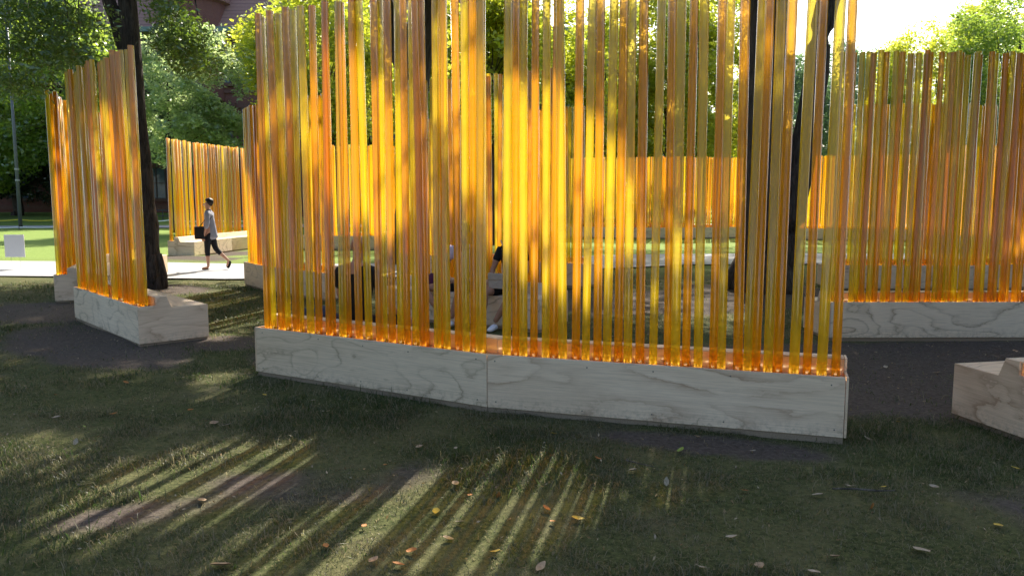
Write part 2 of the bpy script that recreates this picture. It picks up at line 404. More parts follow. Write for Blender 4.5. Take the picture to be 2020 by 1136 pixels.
def trunk_geo(mb, path, rad, n=10):
    out = [Vector(path[0])]; rr = [rad[0]]
    for i in range(len(path) - 1):
        a, b = Vector(path[i]), Vector(path[i + 1])
        for k in range(1, 4):
            t = k / 3; j = (rad[i] * .12 if k < 3 else 0)
            out.append(a.lerp(b, t) + Vector((random.uniform(-j, j), random.uniform(-j, j), 0))); rr.append(rad[i] * (1 - t) + rad[i + 1] * t)
    mb.tube(out, rr, n)
def limbs(mb, top, targets, r0):
    for t in targets:
        t = Vector(t); s = Vector(top); m = s.lerp(t, .5) + Vector((random.uniform(-.3, .3), random.uniform(-.3, .3), .12 * (t - s).length))
        L = (t - s).length
        mb.tube([s, s.lerp(m, .5) + Vector((0, 0, .05 * L)), m, m.lerp(t, .6), t], [r0, r0 * .75, r0 * .5, r0 * .3, r0 * .1], 6, False)
def tree(name, base, h, crown, leafm, n, per, spread, size, label, cat='tree', group=None, tr=.16, barkm=None, nl=12, cull=False, bend=(0, 0), ratio=.5, gap=.6, hollow=.45, cmesh=None, low=.25, droop=0.):
    """crown = list of (dx, dy, z, rx, ry, rz)"""
    root = empty(name, (base[0], base[1], 0), 0, label, cat, group)
    z0 = float(gh(np.array([base[0]]), np.array([base[1]]))[0]) - .05
    mb = MB(); top = (bend[0], bend[1], h * .72)
    trunk_geo(mb, [(0, 0, z0), (.02, 0, .35), (bend[0] * .3, bend[1] * .3, h * .3), (bend[0] * .7, bend[1] * .7, h * .52), top], [tr * 1.5, tr * 1.05, tr * .85, tr * .6, tr * .3])
    cs = np.concatenate([clumps(base[0] + c[0], base[1] + c[1], *c[2:], max(1, int(n * c[3] * c[4] / sum(q[3] * q[4] for q in crown))), hollow, gap) for c in crown])
    if cull: cs = sun_cull(cs)
    loc = cs - np.array([base[0], base[1], 0])
    ti = rng.choice(len(loc), min(nl, len(loc)), replace=False)
    for i in ti:
        t0 = random.uniform(low, .68); k = t0 / .72
        limbs(mb, (bend[0] * k, bend[1] * k, h * t0), [loc[i]], tr * .42 * (1.2 - t0))
    mb.obj('trunk', barkm or BARK, root, smooth=True)
    V, tone = leaf_geo(loc, per, spread, size, ratio=ratio, droop=droop)
    if cull: V, tone = leaf_cull(V, tone, base, per)
    link('crown', mesh_np('crown', V, np.arange(len(V)).reshape(-1, 4), leafm, tone), root)
    return root

# the three big shade trees standing in the ring
def big_tree(base, stems, crown, n, per, spread, size, leafm, label, ncrown_extra=None, r_limb=.1, flare=1.):
    root = empty('shade_tree', (base[0], base[1], 0), 0, label, 'tree')
    mb = MB()
    for path, rad in stems: trunk_geo(mb, path, rad, 14)
    # root flare
    b0 = stems[0][1][0]
    for k in range(7):
        a = 2 * math.pi * k / 7 + random.uniform(-.3, .3); L = b0 * (.9 + random.uniform(.25, .55) * flare)
        mb.tube([(math.cos(a) * b0 * .35, math.sin(a) * b0 * .35, .65), (math.cos(a) * b0 * .75, math.sin(a) * b0 * .75, .25), (math.cos(a) * L, math.sin(a) * L, -.04)], [b0 * .42, b0 * .36, b0 * .2], 9)
    cs = np.concatenate([clumps(base[0] + c[0], base[1] + c[1], *c[2:6], max(1, int(n * c[3] * c[4] / sum(q[3] * q[4] for q in crown))), .1, .35) for c in crown])
    cs = sun_cull(cs)
    # keep the view below the crowns open
    if ncrown_extra is not None: cs = np.concatenate([cs, ncrown_extra])
    loc = cs - np.array([base[0], base[1], 0])
    for path, rad in stems:
        for i in rng.choice(len(loc), 16, replace=False):
            limbs(mb, path[-1 if random.random() < .6 else -2], [loc[i]], r_limb)
    mb.obj('trunk', BARK, root, smooth=True)
    ne = 0 if ncrown_extra is None else len(ncrown_extra)
    V, tone = leaf_geo(loc[:len(loc) - ne], per, spread, size)
    V, tone = leaf_cull(V, tone, base, per)
    if ne:
        V2, t2 = leaf_geo(loc[-ne:], 150, .42, .085, ratio=.34, flat=.6, droop=.5); V = np.concatenate([V, V2]); tone = np.concatenate([tone, t2])
    link('crown', mesh_np('crown', V, np.arange(len(V)).reshape(-1, 4), leafm, tone), root)
    return root
big_tree((4.55, 14.4), [([(0, 0, -.05), (.02, 0, .5), (.02, 0, 1.6), (-.02, .1, 3.6), (-.08, .2, 6.2), (.2, .8, 9)], [.60, .44, .37, .35, .30, .14]),
                        ([(.25, 0, .4), (.42, 0, 1.0), (.56, 0, 1.9), (.72, 0, 3.0), (.88, .1, 4.35), (1.12, .2, 5.4), (2.0, .6, 8.5)], [.30, .25, .23, .22, .20, .19, .1])],
         [(0.2, .3, 9.2, 5.2, 5.0, 2.6), (-2.8, -.6, 8.8, 3.0, 3.2, 1.9), (3.0, -2, 8.7, 4, 3.6, 2.0), (0, 3.0, 10.4, 4.5, 4, 2.6), (-1.0, 7.6, 11.6, 5.2, 3.6, 2.0)], 3100, 34, .55, .17, L_MID,
         'big dark forked tree with flared roots behind the right end of the front wall', None, .1, .6)
big_tree((-2.62, 20.6), [([(0, 0, -.05), (.05, 0, .6), (.10, 0, 2.5), (.1, 0, 4.5), (.45, .1, 7), (.8, .3, 10)], [.60, .46, .43, .41, .34, .14]),
                         ([(-.1, 0, 5.0), (-.45, 0, 6.2), (-.95, 0, 7.8), (-1.6, 0, 10)], [.26, .24, .18, .1])],
         [(0.5, -3.8, 9.9, 4.6, 3.2, 2.3), (-1.0, .2, 11.4, 5, 3.6, 2.6), (2.6, -2.0, 10.6, 3.6, 3.6, 2.2), (-3.8, 4.6, 10.8, 4.5, 2.6, 1.7)], 2200, 34, .55, .17, L_MID,
         'thick black tree trunk rising behind the middle of the front tube wall')
# hanging sprays of the left tree: in the photograph they droop into the top left corner
spr = []
for (u0, v0, u1, v1, Y0) in ((0, 40, 200, 130, 12.5), (60, 60, 200, 160, 13.2), (-40, 90, 120, 120, 12), (-60, 20, 180, 20, 13.5), (60, 0, 180, 70, 12.8), (325, 20, 400, 90, 13), (325, 70, 390, 130, 13.2),
                          (325, 0, 360, 60, 12.6), (-30, 0, 130, 60, 12), (0, 150, 60, 170, 12.4), (330, 90, 410, 135, 12.9)):
    for k in range(7):
        t = k / 6 + random.uniform(-.05, .05); u = u0 + (u1 - u0) * t; v = v0 + (v1 - v0) * t + random.uniform(-12, 12)
        Yv = Y0 + random.uniform(-.6, .6); d = Yv; a = (u - 1010) / F; bb = -(v - 568) / F
        tt = Yv / (_c + bb * _s); spr.append((a * tt, Yv, H + (-_s + bb * _c) * tt))
big_tree((-6.63, 14.6), [([(.0, 0, -.05), (-.02, 0, .4), (-.08, 0, 1.6), (-.14, 0, 3.2), (-.16, 0, 4.4), (-.2, 0, 6.6), (-.2, .3, 9)], [.26, .21, .18, .165, .16, .14, .07]),
                         ([(-.18, 0, 3.9), (-.33, 0, 4.5), (-.52, -.1, 5.4), (-1.3, -.3, 7.5)], [.13, .125, .11, .05])],
         [(-.5, -.4, 7.6, 3.6, 3.8, 1.9), (-3.0, -.8, 7.6, 2.6, 3.6, 1.9), (1.3, -.6, 8.6, 2.6, 3.4, 2.1), (2.6, -1.8, 8.9, 2.2, 2.4, 1.5)], 1300, 34, .5, .15, L_DARK,
         'dark leaning tree with drooping foliage behind the left planter', np.array(spr), .05, .2)
# neighbours just outside the frame whose shade lies on the lawn
tree('shade_tree', (12.5, 15.0), 10, [(-2.6, -.6, 8.6, 4.6, 4.6, 2.4), (-4.2, -3.6, 8.3, 3.2, 3.2, 1.8)], L_MID, 1200, 34, .55, .17,
     'shade tree just beyond the right edge of the picture', cull=True, tr=.3, hollow=.1, gap=.3)
tree('shade_tree', (18.5, 25.0), 12, [(-6.5, -.8, 11.0, 5.5, 4.2, 2.0), (-2, -3, 11, 5, 4.5, 2)], L_MID, 1300, 34, .55, .17,
     'tall shade tree farther off beyond the right edge of the picture', cull=True, tr=.3, hollow=.1, gap=-1, nl=2)
tree('shade_tree', (-13.8, 14.2), 9, [(1.0, .5, 7.8, 4.0, 4.2, 2.0)], L_MID, 650, 34, .55, .17,
     'shade tree just beyond the left edge of the picture', cull=True, tr=.25, hollow=.1, gap=.3)

tree('added_shade_elm', (9.3, 30.5), 13, [(-2.6, .5, 13.0, 6.6, 5, 2.2), (-7.6, -1.5, 12.6, 4.4, 4.2, 2.0), (2.5, -1.5, 12.4, 4.5, 4.5, 2.0), (-3.5, 5.0, 14.6, 5.5, 3.6, 1.8), (3.5, 4.0, 14.4, 5.5, 3.6, 1.8), (-4.5, 11.0, 16.4, 6, 4.4, 1.8), (4.5, 11.0, 16.4, 6, 4.4, 1.8)], L_MID, 3700, 34, .6, .19,  # added tree: its crown above the frame is there to shade path and lawn
     'tall elm added to shade the path and lawn, its slim trunk hidden behind the forked dark tree', cull=True, tr=.2, hollow=.1, gap=-2, low=.6)
# the park goes on behind the photographer: these crowns mirror in the tubes and soften the skylight
for k, (x_, y_, hh, rr) in enumerate(((-21, -3, 9, 5), (21, -1, 9, 5), (15.0, -22, 9, 6), (-15, -24, 9, 6), (-21, -13, 9, 6), (21, -12, 9, 6))):
    tree('shade_tree', (x_, y_), hh, [(0, 0, hh * .47, rr, rr, hh * .5)], L_DARK, 420, 34, .9, .36, 'shade tree %s the viewpoint, outside the picture' % ('beside and left of', 'beside and right of', 'far behind and right of', 'far behind and left of', 'behind and left of', 'behind and right of')[k], group='trees behind the viewpoint', tr=.25, hollow=.3, gap=.3, nl=6)
# background trees: (photo column, distance) -> ground position
def at(u, Yd): return ((u - 1010) / F * Yd, Yd)
def zt(v, Yd):
    bb = -(v - 568) / F; return H + (-_s + bb * _c) / (_c + bb * _s) * Yd
tree('maple_tree', at(345, 39), 10.5, [(.9, 0, 6.6, 2.9, 2.4, 3.5), (2.0, 0, 5.0, 1.8, 1.9, 1.8)], L_PALE, 600, 40, .42, .19,
     'pale green maple with a slim trunk, above the far left tube wall', tr=.13, nl=18, gap=.75)
tree('linden_tree', at(120, 50), 14, [(0, 0, 9.2, 5.2, 4, 5.0), (-2.8, 0, 6.0, 3.2, 3, 2.6)], L_MID, 760, 36, .65, .28,
     'sunlit green tree behind the lamp post at far left', tr=.2, nl=14)
tree('linden_tree', at(-60, 55), 14, [(0, 0, 9.5, 5.6, 4, 5.4), (1.5, 0, 4.2, 3, 3, 2)], L_MID, 800, 44, .6, .27,
     'broad green tree at the left edge of the picture', tr=.2, nl=10)
tree('linden_tree', at(215, 56), 15, [(0, 0, 8.8, 4.4, 3.4, 5.8), (4.5, 0, 7, 3, 3, 3.6)], L_PALE, 900, 36, .55, .24,
     'tall green tree rising between the two left tube walls', tr=.18, nl=10)
for (u, Yd, h, cr, n, lab) in (
    (555, 44, 11, [(0, 0, 9.3, 2.5, 2.6, 2.6)], 330, 'airy yellow green locust over the left end of the front tube wall'),
    (655, 42, 12, [(0, 0, 8.6, 3.6, 2.8, 4.4)], 800, 'yellow green locust seen between the tubes left of the thick black trunk'),
    (745, 49, 13, [(0, 0, 8.6, 3.8, 3.0, 5.4)], 800, 'taller yellow green locust close behind the thick black trunk'),
    (900, 40, 11, [(0, 0, 7.4, 3.0, 2.6, 4.6)], 750, 'yellow green locust just right of the thick black trunk'),
    (972, 29, 9, [(.2, 0, 6.3, 1.9, 1.8, 2.5)], 300, 'slim dark stemmed yellow green locust above the women on the bench'),
    (1075, 44, 14, [(0, 0, 8.0, 3.6, 3.0, 6.2)], 900, 'yellow green locust with tall crown over the far middle tube wall'),
    (1190, 47, 13, [(0, 0, 7.2, 3.7, 3.0, 5.8)], 950, 'low rounded yellow green tree in front of the distant brick cornice'),
    (1310, 48, 12, [(0, 0, 7.8, 3.8, 3.2, 6.6)], 1050, 'bright yellow green tree over the right part of the far middle tube wall'),
    (1415, 50, 13, [(0, 0, 8.0, 3.8, 3.2, 6.9)], 1000, 'tall yellow green tree just left of the big forked trunk')):
    tree('locust_tree', at(u, Yd), h, cr, L_YEL, n, 34, .52, .23, lab, group='yellow green trees behind the tube walls', tr=.12, nl=16, gap=.8, hollow=.35, low=.2, barkm=BARK)
tree('shade_oak', at(1530, 60), 12, [(0, 0, 7.0, 4.6, 3.5, 5.2)], L_BLUE, 620, 50, .65, .22, 'dark green oak showing behind the forked trunk', tr=.25)
tree('shade_oak', at(1640, 70), 15, [(0, 0, 7.9, 4.8, 4, 7.0)], L_BLUE, 820, 50, .7, .24, 'bluish green oak under the open sky right of the forked trunk', tr=.25)
tree('shade_oak', at(1745, 78), 16, [(0, 0, 8.4, 4.6, 4, 7.6)], L_BLUE, 760, 50, .7, .26, 'farthest bluish oak behind the left end of the right tube walls', tr=.25)
tree('linden_tree', at(1730, 46), 8, [(0, 0, 4.6, 2.2, 2, 3.3)], L_YEL, 400, 56, .45, .16, 'small yellow green tree behind the left end of the right tube walls', tr=.14)
tree('linden_tree', at(1835, 44), 11, [(0, 0, 6.8, 3.5, 2.6, 4.8)], L_YEL, 1000, 40, .5, .16, 'rounded yellow green tree behind the middle of the right tube walls', tr=.16)
tree('linden_tree', at(1985, 40), 13, [(-.2, 0, 8.2, 3.3, 2.8, 4.3), (0, 0, 4.6, 3.0, 2.4, 2.5)], L_MID, 950, 56, .5, .16, 'tall green tree filling the top right corner', tr=.2)
tree('linden_tree', at(1930, 47), 12, [(-.5, 0, 8.4, 3.4, 2.4, 4.6)], L_YEL, 700, 40, .5, .16, 'yellow topped tree beside the tall one in the top right corner', tr=.2)
tree('yew_tree', at(40, 58), 6, [(-2.5, 0, 3.6, 3.8, 2.5, 2.6), (2.6, 0, 3.9, 3.0, 2.4, 2.9)], L_PINE, 700, 60, .55, .20, 'low dark yew on the raised bank behind the lamp post', tr=.35, nl=20, hollow=.2, gap=.2)
# the wood beyond
cs = []
for u in range(880, 2300, 46):
    Yd = random.uniform(86, 104); x, y = at(u, Yd); top = 9.5 + random.uniform(-1.5, 3) - (3.5 if 1560 < u < 1900 else 0)
    cs.append(clumps(x, y, top * .5, 4.2, 3, top * .55, 90, .2, .3))
for u in range(-400, 340, 60):
    x, y = at(u, 96); cs.append(clumps(x, y, 6, 5, 3, 6, 90, .2, .3))
V, tone = leaf_geo(np.concatenate(cs), 26, 1.0, .55)
tag(link('distant_wood', mesh_np('distant_wood', V, np.arange(len(V)).reshape(-1, 4), L_BLUE, tone)), 'distant line of dark green trees closing the park behind the tube walls', 'wood', kind='stuff')
# low dark shrubs under the far trees
cs = []
for u in list(range(660, 1560, 40)) + list(range(1600, 2100, 45)):
    x, y = at(u, random.uniform(53, 58)); cs.append(clumps(x, y, 1.0, 1.3, .8, 1.1, 34, .1, .2))
V, tone = leaf_geo(np.concatenate(cs), 40, .42, .2)
tag(link('shrub_bed', mesh_np('shrub_bed', V, np.arange(len(V)).reshape(-1, 4), L_DARK, tone)), 'low dark shrub bed along the far path behind the tube walls', 'shrubs', kind='stuff')

# ------------------------------------------------------------------ brick hall
mb_ = N('brick_red'); b = mb_.bsdf((.2, .08, .06), .85, .2)
bt = mb_.n('ShaderNodeTexBrick'); bt.inputs['Scale'].default_value = 1; bt.inputs['Brick Width'].default_value = .22; bt.inputs['Row Height'].default_value = .075
bt.inputs['Mortar Size'].default_value = .008; bt.inputs['Color1'].default_value = (.23, .085, .065, 1); bt.inputs['Color2'].default_value = (.17, .07, .06, 1); bt.inputs['Mortar'].default_value = (.24, .19, .17, 1)
tc = mb_.n('ShaderNodeTexCoord'); sp = mb_.n('ShaderNodeSeparateXYZ'); cb = mb_.n('ShaderNodeCombineXYZ'); mb_.l(tc.outputs['Object'], sp.inputs[0])
mb_.l(mb_.math('ADD', sp.outputs[0], sp.outputs[1]), cb.inputs[0]); mb_.l(sp.outputs[2], cb.inputs[1]); mb_.l(cb.outputs[0], bt.inputs['Vector'])
mb_.l(mb_.mix(mb_.noise(mb_.coord(), .6, 4), bt.outputs[0], (.15, .06, .05)), b.inputs['Base Color']); BRICK = mb_.m
BROWN = simple('brownstone', (.15, .08, .065), .85, .2, .3, 6)
mr = N('roof_tile'); b = mr.bsdf((.3, .17, .15), .75, .3); v = mr.coord()
sp = mr.n('ShaderNodeSeparateXYZ'); mr.l(v, sp.inputs[0]); row = mr.math('FRACT', mr.math('MULTIPLY', sp.outputs[2], 3.3))
mr.l(mr.mix(mr.ramp(row, [(0, 0.), (.16, 1.)]), (.10, .06, .055), mr.mix(mr.noise(v, 5, 4), (.26, .14, .12), (.36, .22, .19))), b.inputs['Base Color'])
mr.l(mr.bump(row, .8, .05), b.inputs['Normal']); TILE = mr.m
COPPER = simple('green_copper', (.16, .24, .21), .6, .4, .3, 8)
GLASSW = simple('window_glass', (.10, .14, .19), .06, .9, .5, .6)
FRAMEW = simple('window_frame_paint', (.10, .075, .07), .6, .4, .1)
hall = empty('brick_hall', (-20, 62, 0), 0, 'long red brick hall with steep tiled roofs and a round turret behind the trees', 'building')
x0, x1 = -28., 28.6; ze = 14.0
MB().box(x0, x1, 0, 12, -.1, ze).obj('wall', BRICK, hall)
m1 = MB(); m1.box(x0 - .1, x1 + .1, -.18, -.002, 4.9, 5.2); m1.box(x0 - .1, x1 + .1, -.14, -.002, 9.6, 9.85); m1.box(x0 - .1, x1 + .1, -.2, -.002, .8, 1.15); m1.obj('string_course', BROWN, hall)
m1 = MB(); m1.box(x0 - .3, x1 + .3, -.35, -.003, 13.1, 13.35); m1.box(x0 - .5, x1 + .5, -.6, -.003, 13.6, ze + .002)
for i in range(int((x1 - x0) / .5)): m1.box(x0 + i * .5, x0 + i * .5 + .25, -.5, -.004, 13.352, 13.598)
m1.obj('cornice', BROWN, hall)
MB().box(x0 - .6, x1 + .6, -.85, -.45, ze + .004, ze + .35).obj('gutter', COPPER, hall)
def prismroof(xa, xb, ya, yb, za, zb, inset):
    V = [(xa, ya, za), (xb, ya, za), (xb, yb, za), (xa, yb, za), (xa + inset, (ya + yb) / 2, zb), (xb - inset, (ya + yb) / 2, zb)]
    return mesh('roof', V, [(0, 1, 5, 4), (1, 2, 5), (2, 3, 4, 5), (3, 0, 4), (3, 2, 1, 0)], TILE)
link('roof', prismroof(x0 - .6, x1 - 10, -.6, 12.6, ze + .36, 24, 3), hall)
link('roof', prismroof(x1 - 9.6, x1 + .6, -.6, 12.6, ze + .36, 15.2, 4.5), hall)
m1 = MB(); V = []; Fc = []; n = 20
prof = [(2.4, 9), (2.4, 16.2), (2.75, 16.3), (2.75, 16.8), (2.0, 18.6), (1.0, 21), (.05, 24)]
for r_, z_ in prof: V += [(r_ * math.cos(2 * math.pi * k / n), r_ * math.sin(2 * math.pi * k / n), z_) for k in range(n)]
for i in range(len(prof) - 1): Fc += [(i * n + k, i * n + (k + 1) % n, (i + 1) * n + (k + 1) % n, (i + 1) * n + k) for k in range(n)]
to = link('turret', mesh('turret', V, Fc, TILE), hall, (-4.2, .5, 0)); to.data.materials.append(BRICK)
for p in to.data.polygons[:n]: p.material_index = 1
fr = MB(); fr.box(-.75, .75, -.06, .06, 0, .08); fr.box(-.75, .75, -.06, .06, 2.32, 2.4)
for x in (-.75, -.04, .67): fr.box(x, x + .08, -.055, .055, .082, 2.318)
fr.box(-.668, -.042, -.05, .05, 1.18, 1.24); fr.box(.042, .668, -.05, .05, 1.18, 1.24)
frm = mesh('frame', fr.v, fr.f, FRAMEW); pnm = mesh('pane', *(lambda q: (q.v, q.f))(MB().box(-.7, .7, .0, .02, .05, 2.35)), GLASSW)
slm = mesh('sill', *(lambda q: (q.v, q.f))(MB().box(-.95, .95, -.16, .1, -.2, -.002).box(-1.0, 1.0, -.10, .1, 2.402, 2.75)), BROWN)
for zz in (1.6, 6.1, 10.3):
    xx = x0 + 1.6
    while xx < x1 - 1:
        wi = link('window', frm, hall, (xx, -.10, zz)); link('pane', pnm, wi); link('sill', slm, wi); xx += 3.1 if int(xx * 7) % 2 else 2.2

# ------------------------------------------------------------------ tube planters with benches
TH = 2.94
def tube_mesh(mat, r, h, n=18):
    V = []; Fc = []; ri = r - .005
    for rr, zz in ((r, 0), (r, h), (ri, h), (ri, h - .03)):
        V += [(rr * math.cos(2 * math.pi * k / n), rr * math.sin(2 * math.pi * k / n), zz) for k in range(n)]
    for i in range(3): Fc += [(i * n + k, i * n + (k + 1) % n, (i + 1) * n + (k + 1) % n, (i + 1) * n + k) for k in range(n)]
    return mesh('tube', V, Fc, mat, True)
TM = {(c, k): tube_mesh(T_YEL if c == 'y' else T_ORA, (.0305, .033, .035)[k], TH) for c in 'yo' for k in range(3)}
TMF = {c: tube_mesh(T_YEL if c == 'y' else T_ORA, .034, TH, 10) for c in 'yo'}
SCREW = simple('screw_head', (.12, .11, .10), .4, .5, .1)
def planter(pts, label, s=1, tubes=None, spacing=.092, pal=(0, 1), far=False, dens=1., led=True):
    """pts: foot of the tube side panel; s=+1 puts the bench on the left of the walking direction"""
    P = [Vector((p[0], p[1], 0)) for p in pts]; root = empty('tube_planter_bench', P[0], 0, label, 'bench', 'curved plywood benches with acrylic tube walls')
    O = P[0]
    dirs = [(P[i + 1] - P[i]).normalized() for i in range(len(P) - 1)]
    nr = [Vector((-d.y, d.x, 0)) * s for d in dirs]
    def off(i, d):
        if i == 0: return P[0] + nr[0] * d
        if i == len(P) - 1: return P[-1] + nr[-1] * d
        b_ = (nr[i - 1] + nr[i]).normalized(); return P[i] + b_ * (d / b_.dot(nr[i]))
    def part(name, i, prof, mat, gap=.003, bev=0):
        """extrude a profile [(d, z)...] along segment i, mitred at the joints"""
        dd = dirs[i]; ang = math.atan2(dd.y, dd.x); inv = Matrix.Rotation(-ang, 3, 'Z'); V = []
        for e, end in enumerate((i, i + 1)):
            for d, z in prof:
                q = inv @ (off(end, d) - P[i]); V.append((q.x + (gap if e == 0 else -gap), q.y, z))
        k = len(prof); Fc = [(j, (j + 1) % k, k + (j + 1) % k, k + j) for j in range(k)] + [tuple(range(k))[::-1], tuple(range(k, 2 * k))]
        if s > 0: Fc = [f[::-1] for f in Fc]
        o = link(name, mesh(name, V, Fc, mat), root, P[i] - O, ang)
        if bev: m = o.modifiers.new('b', 'BEVEL'); m.width = bev; m.segments = 1
        return o
    for i in range(len(P) - 1):
        pm = PLY[pal[i % len(pal)]]
        part('base_board', i, [(.012, -.06), (.012, .028), (.788, .028), (.788, -.06)], PLY_EDGE)
        part('outer_panel', i, [(0, .03), (0, .46), (.018, .46), (.018, .03)], pm, bev=.002)
        part('trough_floor', i, [(.019, .425), (.019, .435), (.199, .435), (.199, .425)], LINER)
        part('trough_liner', i, [(.192, .437), (.192, .548), (.199, .548), (.199, .437)], LINER)
        if led: part('light_strip', i, [(.0195, .4365), (.0195, .444), (.030, .444), (.030, .4365)], LED)
        part('backrest', i, [(.2, .03), (.2, .56), (.32, .56), (.375, .4235), (.375, .03)], pm, bev=.003)
        part('seat', i, [(.3765, .405), (.3765, .4235), (.80, .4235), (.80, .405)], PLY[0], bev=.002)
        part('seat_front', i, [(.782, .03), (.782, .4035), (.80, .4035), (.80, .03)], pm, bev=.002)
    for e in (0, 1):   # end panels
        i = 0 if e == 0 else len(P) - 2; dd = dirs[i]; ang = math.atan2(dd.y, dd.x) + (math.pi / 2 if s > 0 else -math.pi / 2)
        prof = [(0, .03), (0, .46), (.2, .46), (.2, .56), (.32, .56), (.376, .4237), (.80, .4237), (.80, .03)]
        end = P[0] if e == 0 else P[-1]; t = .018; sg = (1 if s > 0 else -1) * (1 if e == 0 else -1)
        V = [(d, (0.0005) * sg, z) for d, z in prof] + [(d, (t) * sg, z) for d, z in prof]; k = len(prof)
        Fc = [(j, (j + 1) % k, k + (j + 1) % k, k + j) for j in range(k)] + [tuple(range(k))[::-1], tuple(range(k, 2 * k))]
        if sg > 0: pass
        o = link('end_panel', mesh('end_panel', V, Fc, PLY[1]), root, end - O, ang)
        m = o.modifiers.new('b', 'BEVEL'); m.width = .002; m.segments = 1
    # tubes
    if tubes is None:
        tubes = []; c = random.choice('yo')
        for i in range(len(P) - 1):
            L = (P[i + 1] - P[i]).length; a = .06
            while a < L - .04:
                if random.random() < dens: tubes.append((i, a, c, random.choice((.062, .135))))
                c = ('o' if c == 'y' else 'y') if random.random() < .8 else c
                a += spacing * random.choice((.55, .75, 1.0, 1.2, 1.45))
    for (i, a, c, d) in tubes:
        L = (P[i + 1] - P[i]).length; t = a / L; q = off(i, d).lerp(off(i + 1, d), t) - O
        o = link('tube', TMF[c] if far else TM[(c, random.randrange(3))], root, (q.x, q.y, .436))
        o.rotation_euler = (random.gauss(0, .0055), random.gauss(0, .0055), random.uniform(0, 6))
        o.scale = (1, 1, 1 + random.uniform(-.009, .009))
    return root

# front wall: tube positions read off the photograph along the trough
A, B, C_ = (-2.47, 7.58), (-.2, 6.25), (2.32, 5.42)
raw1 = [(167, 'o'), (200, 'y'), (246, 'o'), (279, 'y'), (328, 'o'), (355, 'y'), (409, 'y'), (456, 'o'), (512, 'o'), (534, 'o'), (588, 'y'), (622, 'o'), (680, 'o'), (737, 'y'), (795, 'o'), (824, 'y'), (866, 'o'), (919, 'y'), (951, 'o'), (1004, 'y'), (1038, 'o'), (1056, 'o'), (1120, 'y'), (1147, 'o'), (1174, 'y'), (1243, 'o'), (1281, 'y'), (1331, 'o'), (1358, 'y'), (1375, 'y')]
raw2 = [(998, 'y'), (1015, 'o'), (1031, 'y'), (1050, 'o'), (1075, 'y'), (1089, 'o'), (1109, 'y'), (1133, 'o'), (1154, 'y'), (1176, 'o'), (1196, 'y'), (1217, 'o'), (1237, 'y'), (1260, 'o'), (1287, 'y'), (1315, 'o'), (1331, 'y'), (1351, 'o'), (1376, 'y'), (1405, 'o'), (1422, 'y'), (1454, 'o'), (1473, 'y'), (1489, 'o'), (1514, 'y'), (1533, 'o'), (1565, 'y'), (1591, 'o'), (1620, 'y'), (1648, 'o')]
def trough_pos(u, i, d):
    a0, b0 = (A, B) if i == 0 else (B, C_)
    a0 = Vector(a0); b0 = Vector(b0); dd = (b0 - a0).normalized(); n_ = Vector((-dd.y, dd.x)); a_ = a0 + n_ * d; k = (u - 1010) / F
    # bottom of tube, camera depth ~ y*cos + (H-z)*sin
    kk = k * _c; off_ = k * (H - .45) * _s
    t = (kk * a_.y + off_ - a_.x) / (dd.x - kk * dd.y); return t
tb = []
last = -9
for i, raw in ((0, [(470 + x / 2.84, c) for x, c in raw1]), (1, raw2)):
    for j, (u, c) in enumerate(raw):
        d = .06 if (j % 2 == 0) else .135
        t = trough_pos(u, i, d); L = (Vector(B) - Vector(A)).length if i == 0 else (Vector(C_) - Vector(B)).length
        tb.append((i, min(max(t, .05), L - .05), c, d))
planter([A, B, C_], 'large front planter bench of two pale plywood boards crossing the middle of the picture', 1, tb)
planter([(-4.28, 9.01), (-6.14, 11.08)], 'left planter bench with dappled tube wall, its end showing, by the leaning tree', -1, spacing=.072)
planter([(-7.43, 12.85), (-8.35, 15.3), (-8.6, 17.9)], 'planter bench at far left seen end on, half hidden behind the left tube wall', -1, spacing=.085)
planter([(-9.98, 23.1), (-9.75, 25.6), (-9.25, 28.0)], 'sunlit planter bench behind the walking woman, seat side facing the path', -1, spacing=.085, far=True)
planter([(-5.21, 15.44), (-4.56, 14.55), (-3.1, 13.1)], 'planter bench left of the front wall with its grey outer board on shaded grass', 1, spacing=.075)
def seatline(L, Rr, d=.8):
    L = Vector(L); Rr = Vector(Rr); n_ = (Rr - L).normalized(); n_ = Vector((-n_.y, n_.x)); return (Rr + n_ * d), (L + n_ * d)
a, b_ = seatline((-1.93, 11.32), (.34, 10.01))
planter([a, b_], 'planter bench under the two seated women, its seat facing the front wall', 1, spacing=.075)
planter([(1.34, 15.0), (-.9, 16.3), (-2.6, 18.0)][::-1], 'planter bench in the middle distance behind the two seated women', 1, spacing=.10, far=True)
planter([(-6.9, 26.3), (-4.7, 26.0), (-2.5, 26.8)], 'planter bench beyond the path, left of the thick black trunk', 1, spacing=.11, far=True)
planter([(-6.6, 36.5), (-3.6, 37.6)][::-1], 'farthest left planter bench with a plain box end behind the seated man', 1, spacing=.12, far=True)
planter([(2.4, 34.6), (4.3, 33.6), (7.0, 33.2), (9.9, 34.2)], 'long glowing planter bench across the far middle of the lawn', 1, spacing=.075, far=True)
planter([(3.0, 37.4), (5.6, 36.9), (8.2, 37.0)], 'slightly higher planter bench behind the long far middle one', 1, spacing=.12, far=True)
planter([(11.3, 32.6), (14.4, 32.0), (17.0, 30.6)], 'glowing far planter bench just right of the forked tree', 1, spacing=.075, far=True)
planter([(13.8, 26.6), (16.6, 25.6), (19.0, 24.0)], 'far planter bench near the right edge of the picture', 1, spacing=.08, far=True)
planter([(3.81, 9.43), (6.5, 9.46), (9.1, 10.0)], 'shaded planter bench on the right with dense tube wall, on bare dark soil', 1, spacing=.070)
planter([(5.95, 14.7), (8.5, 14.6), (10.9, 15.3)], 'planter bench directly behind the dense tube wall on the right', 1, spacing=.078)
dq = Vector((3.61, 5.40, 0)); 
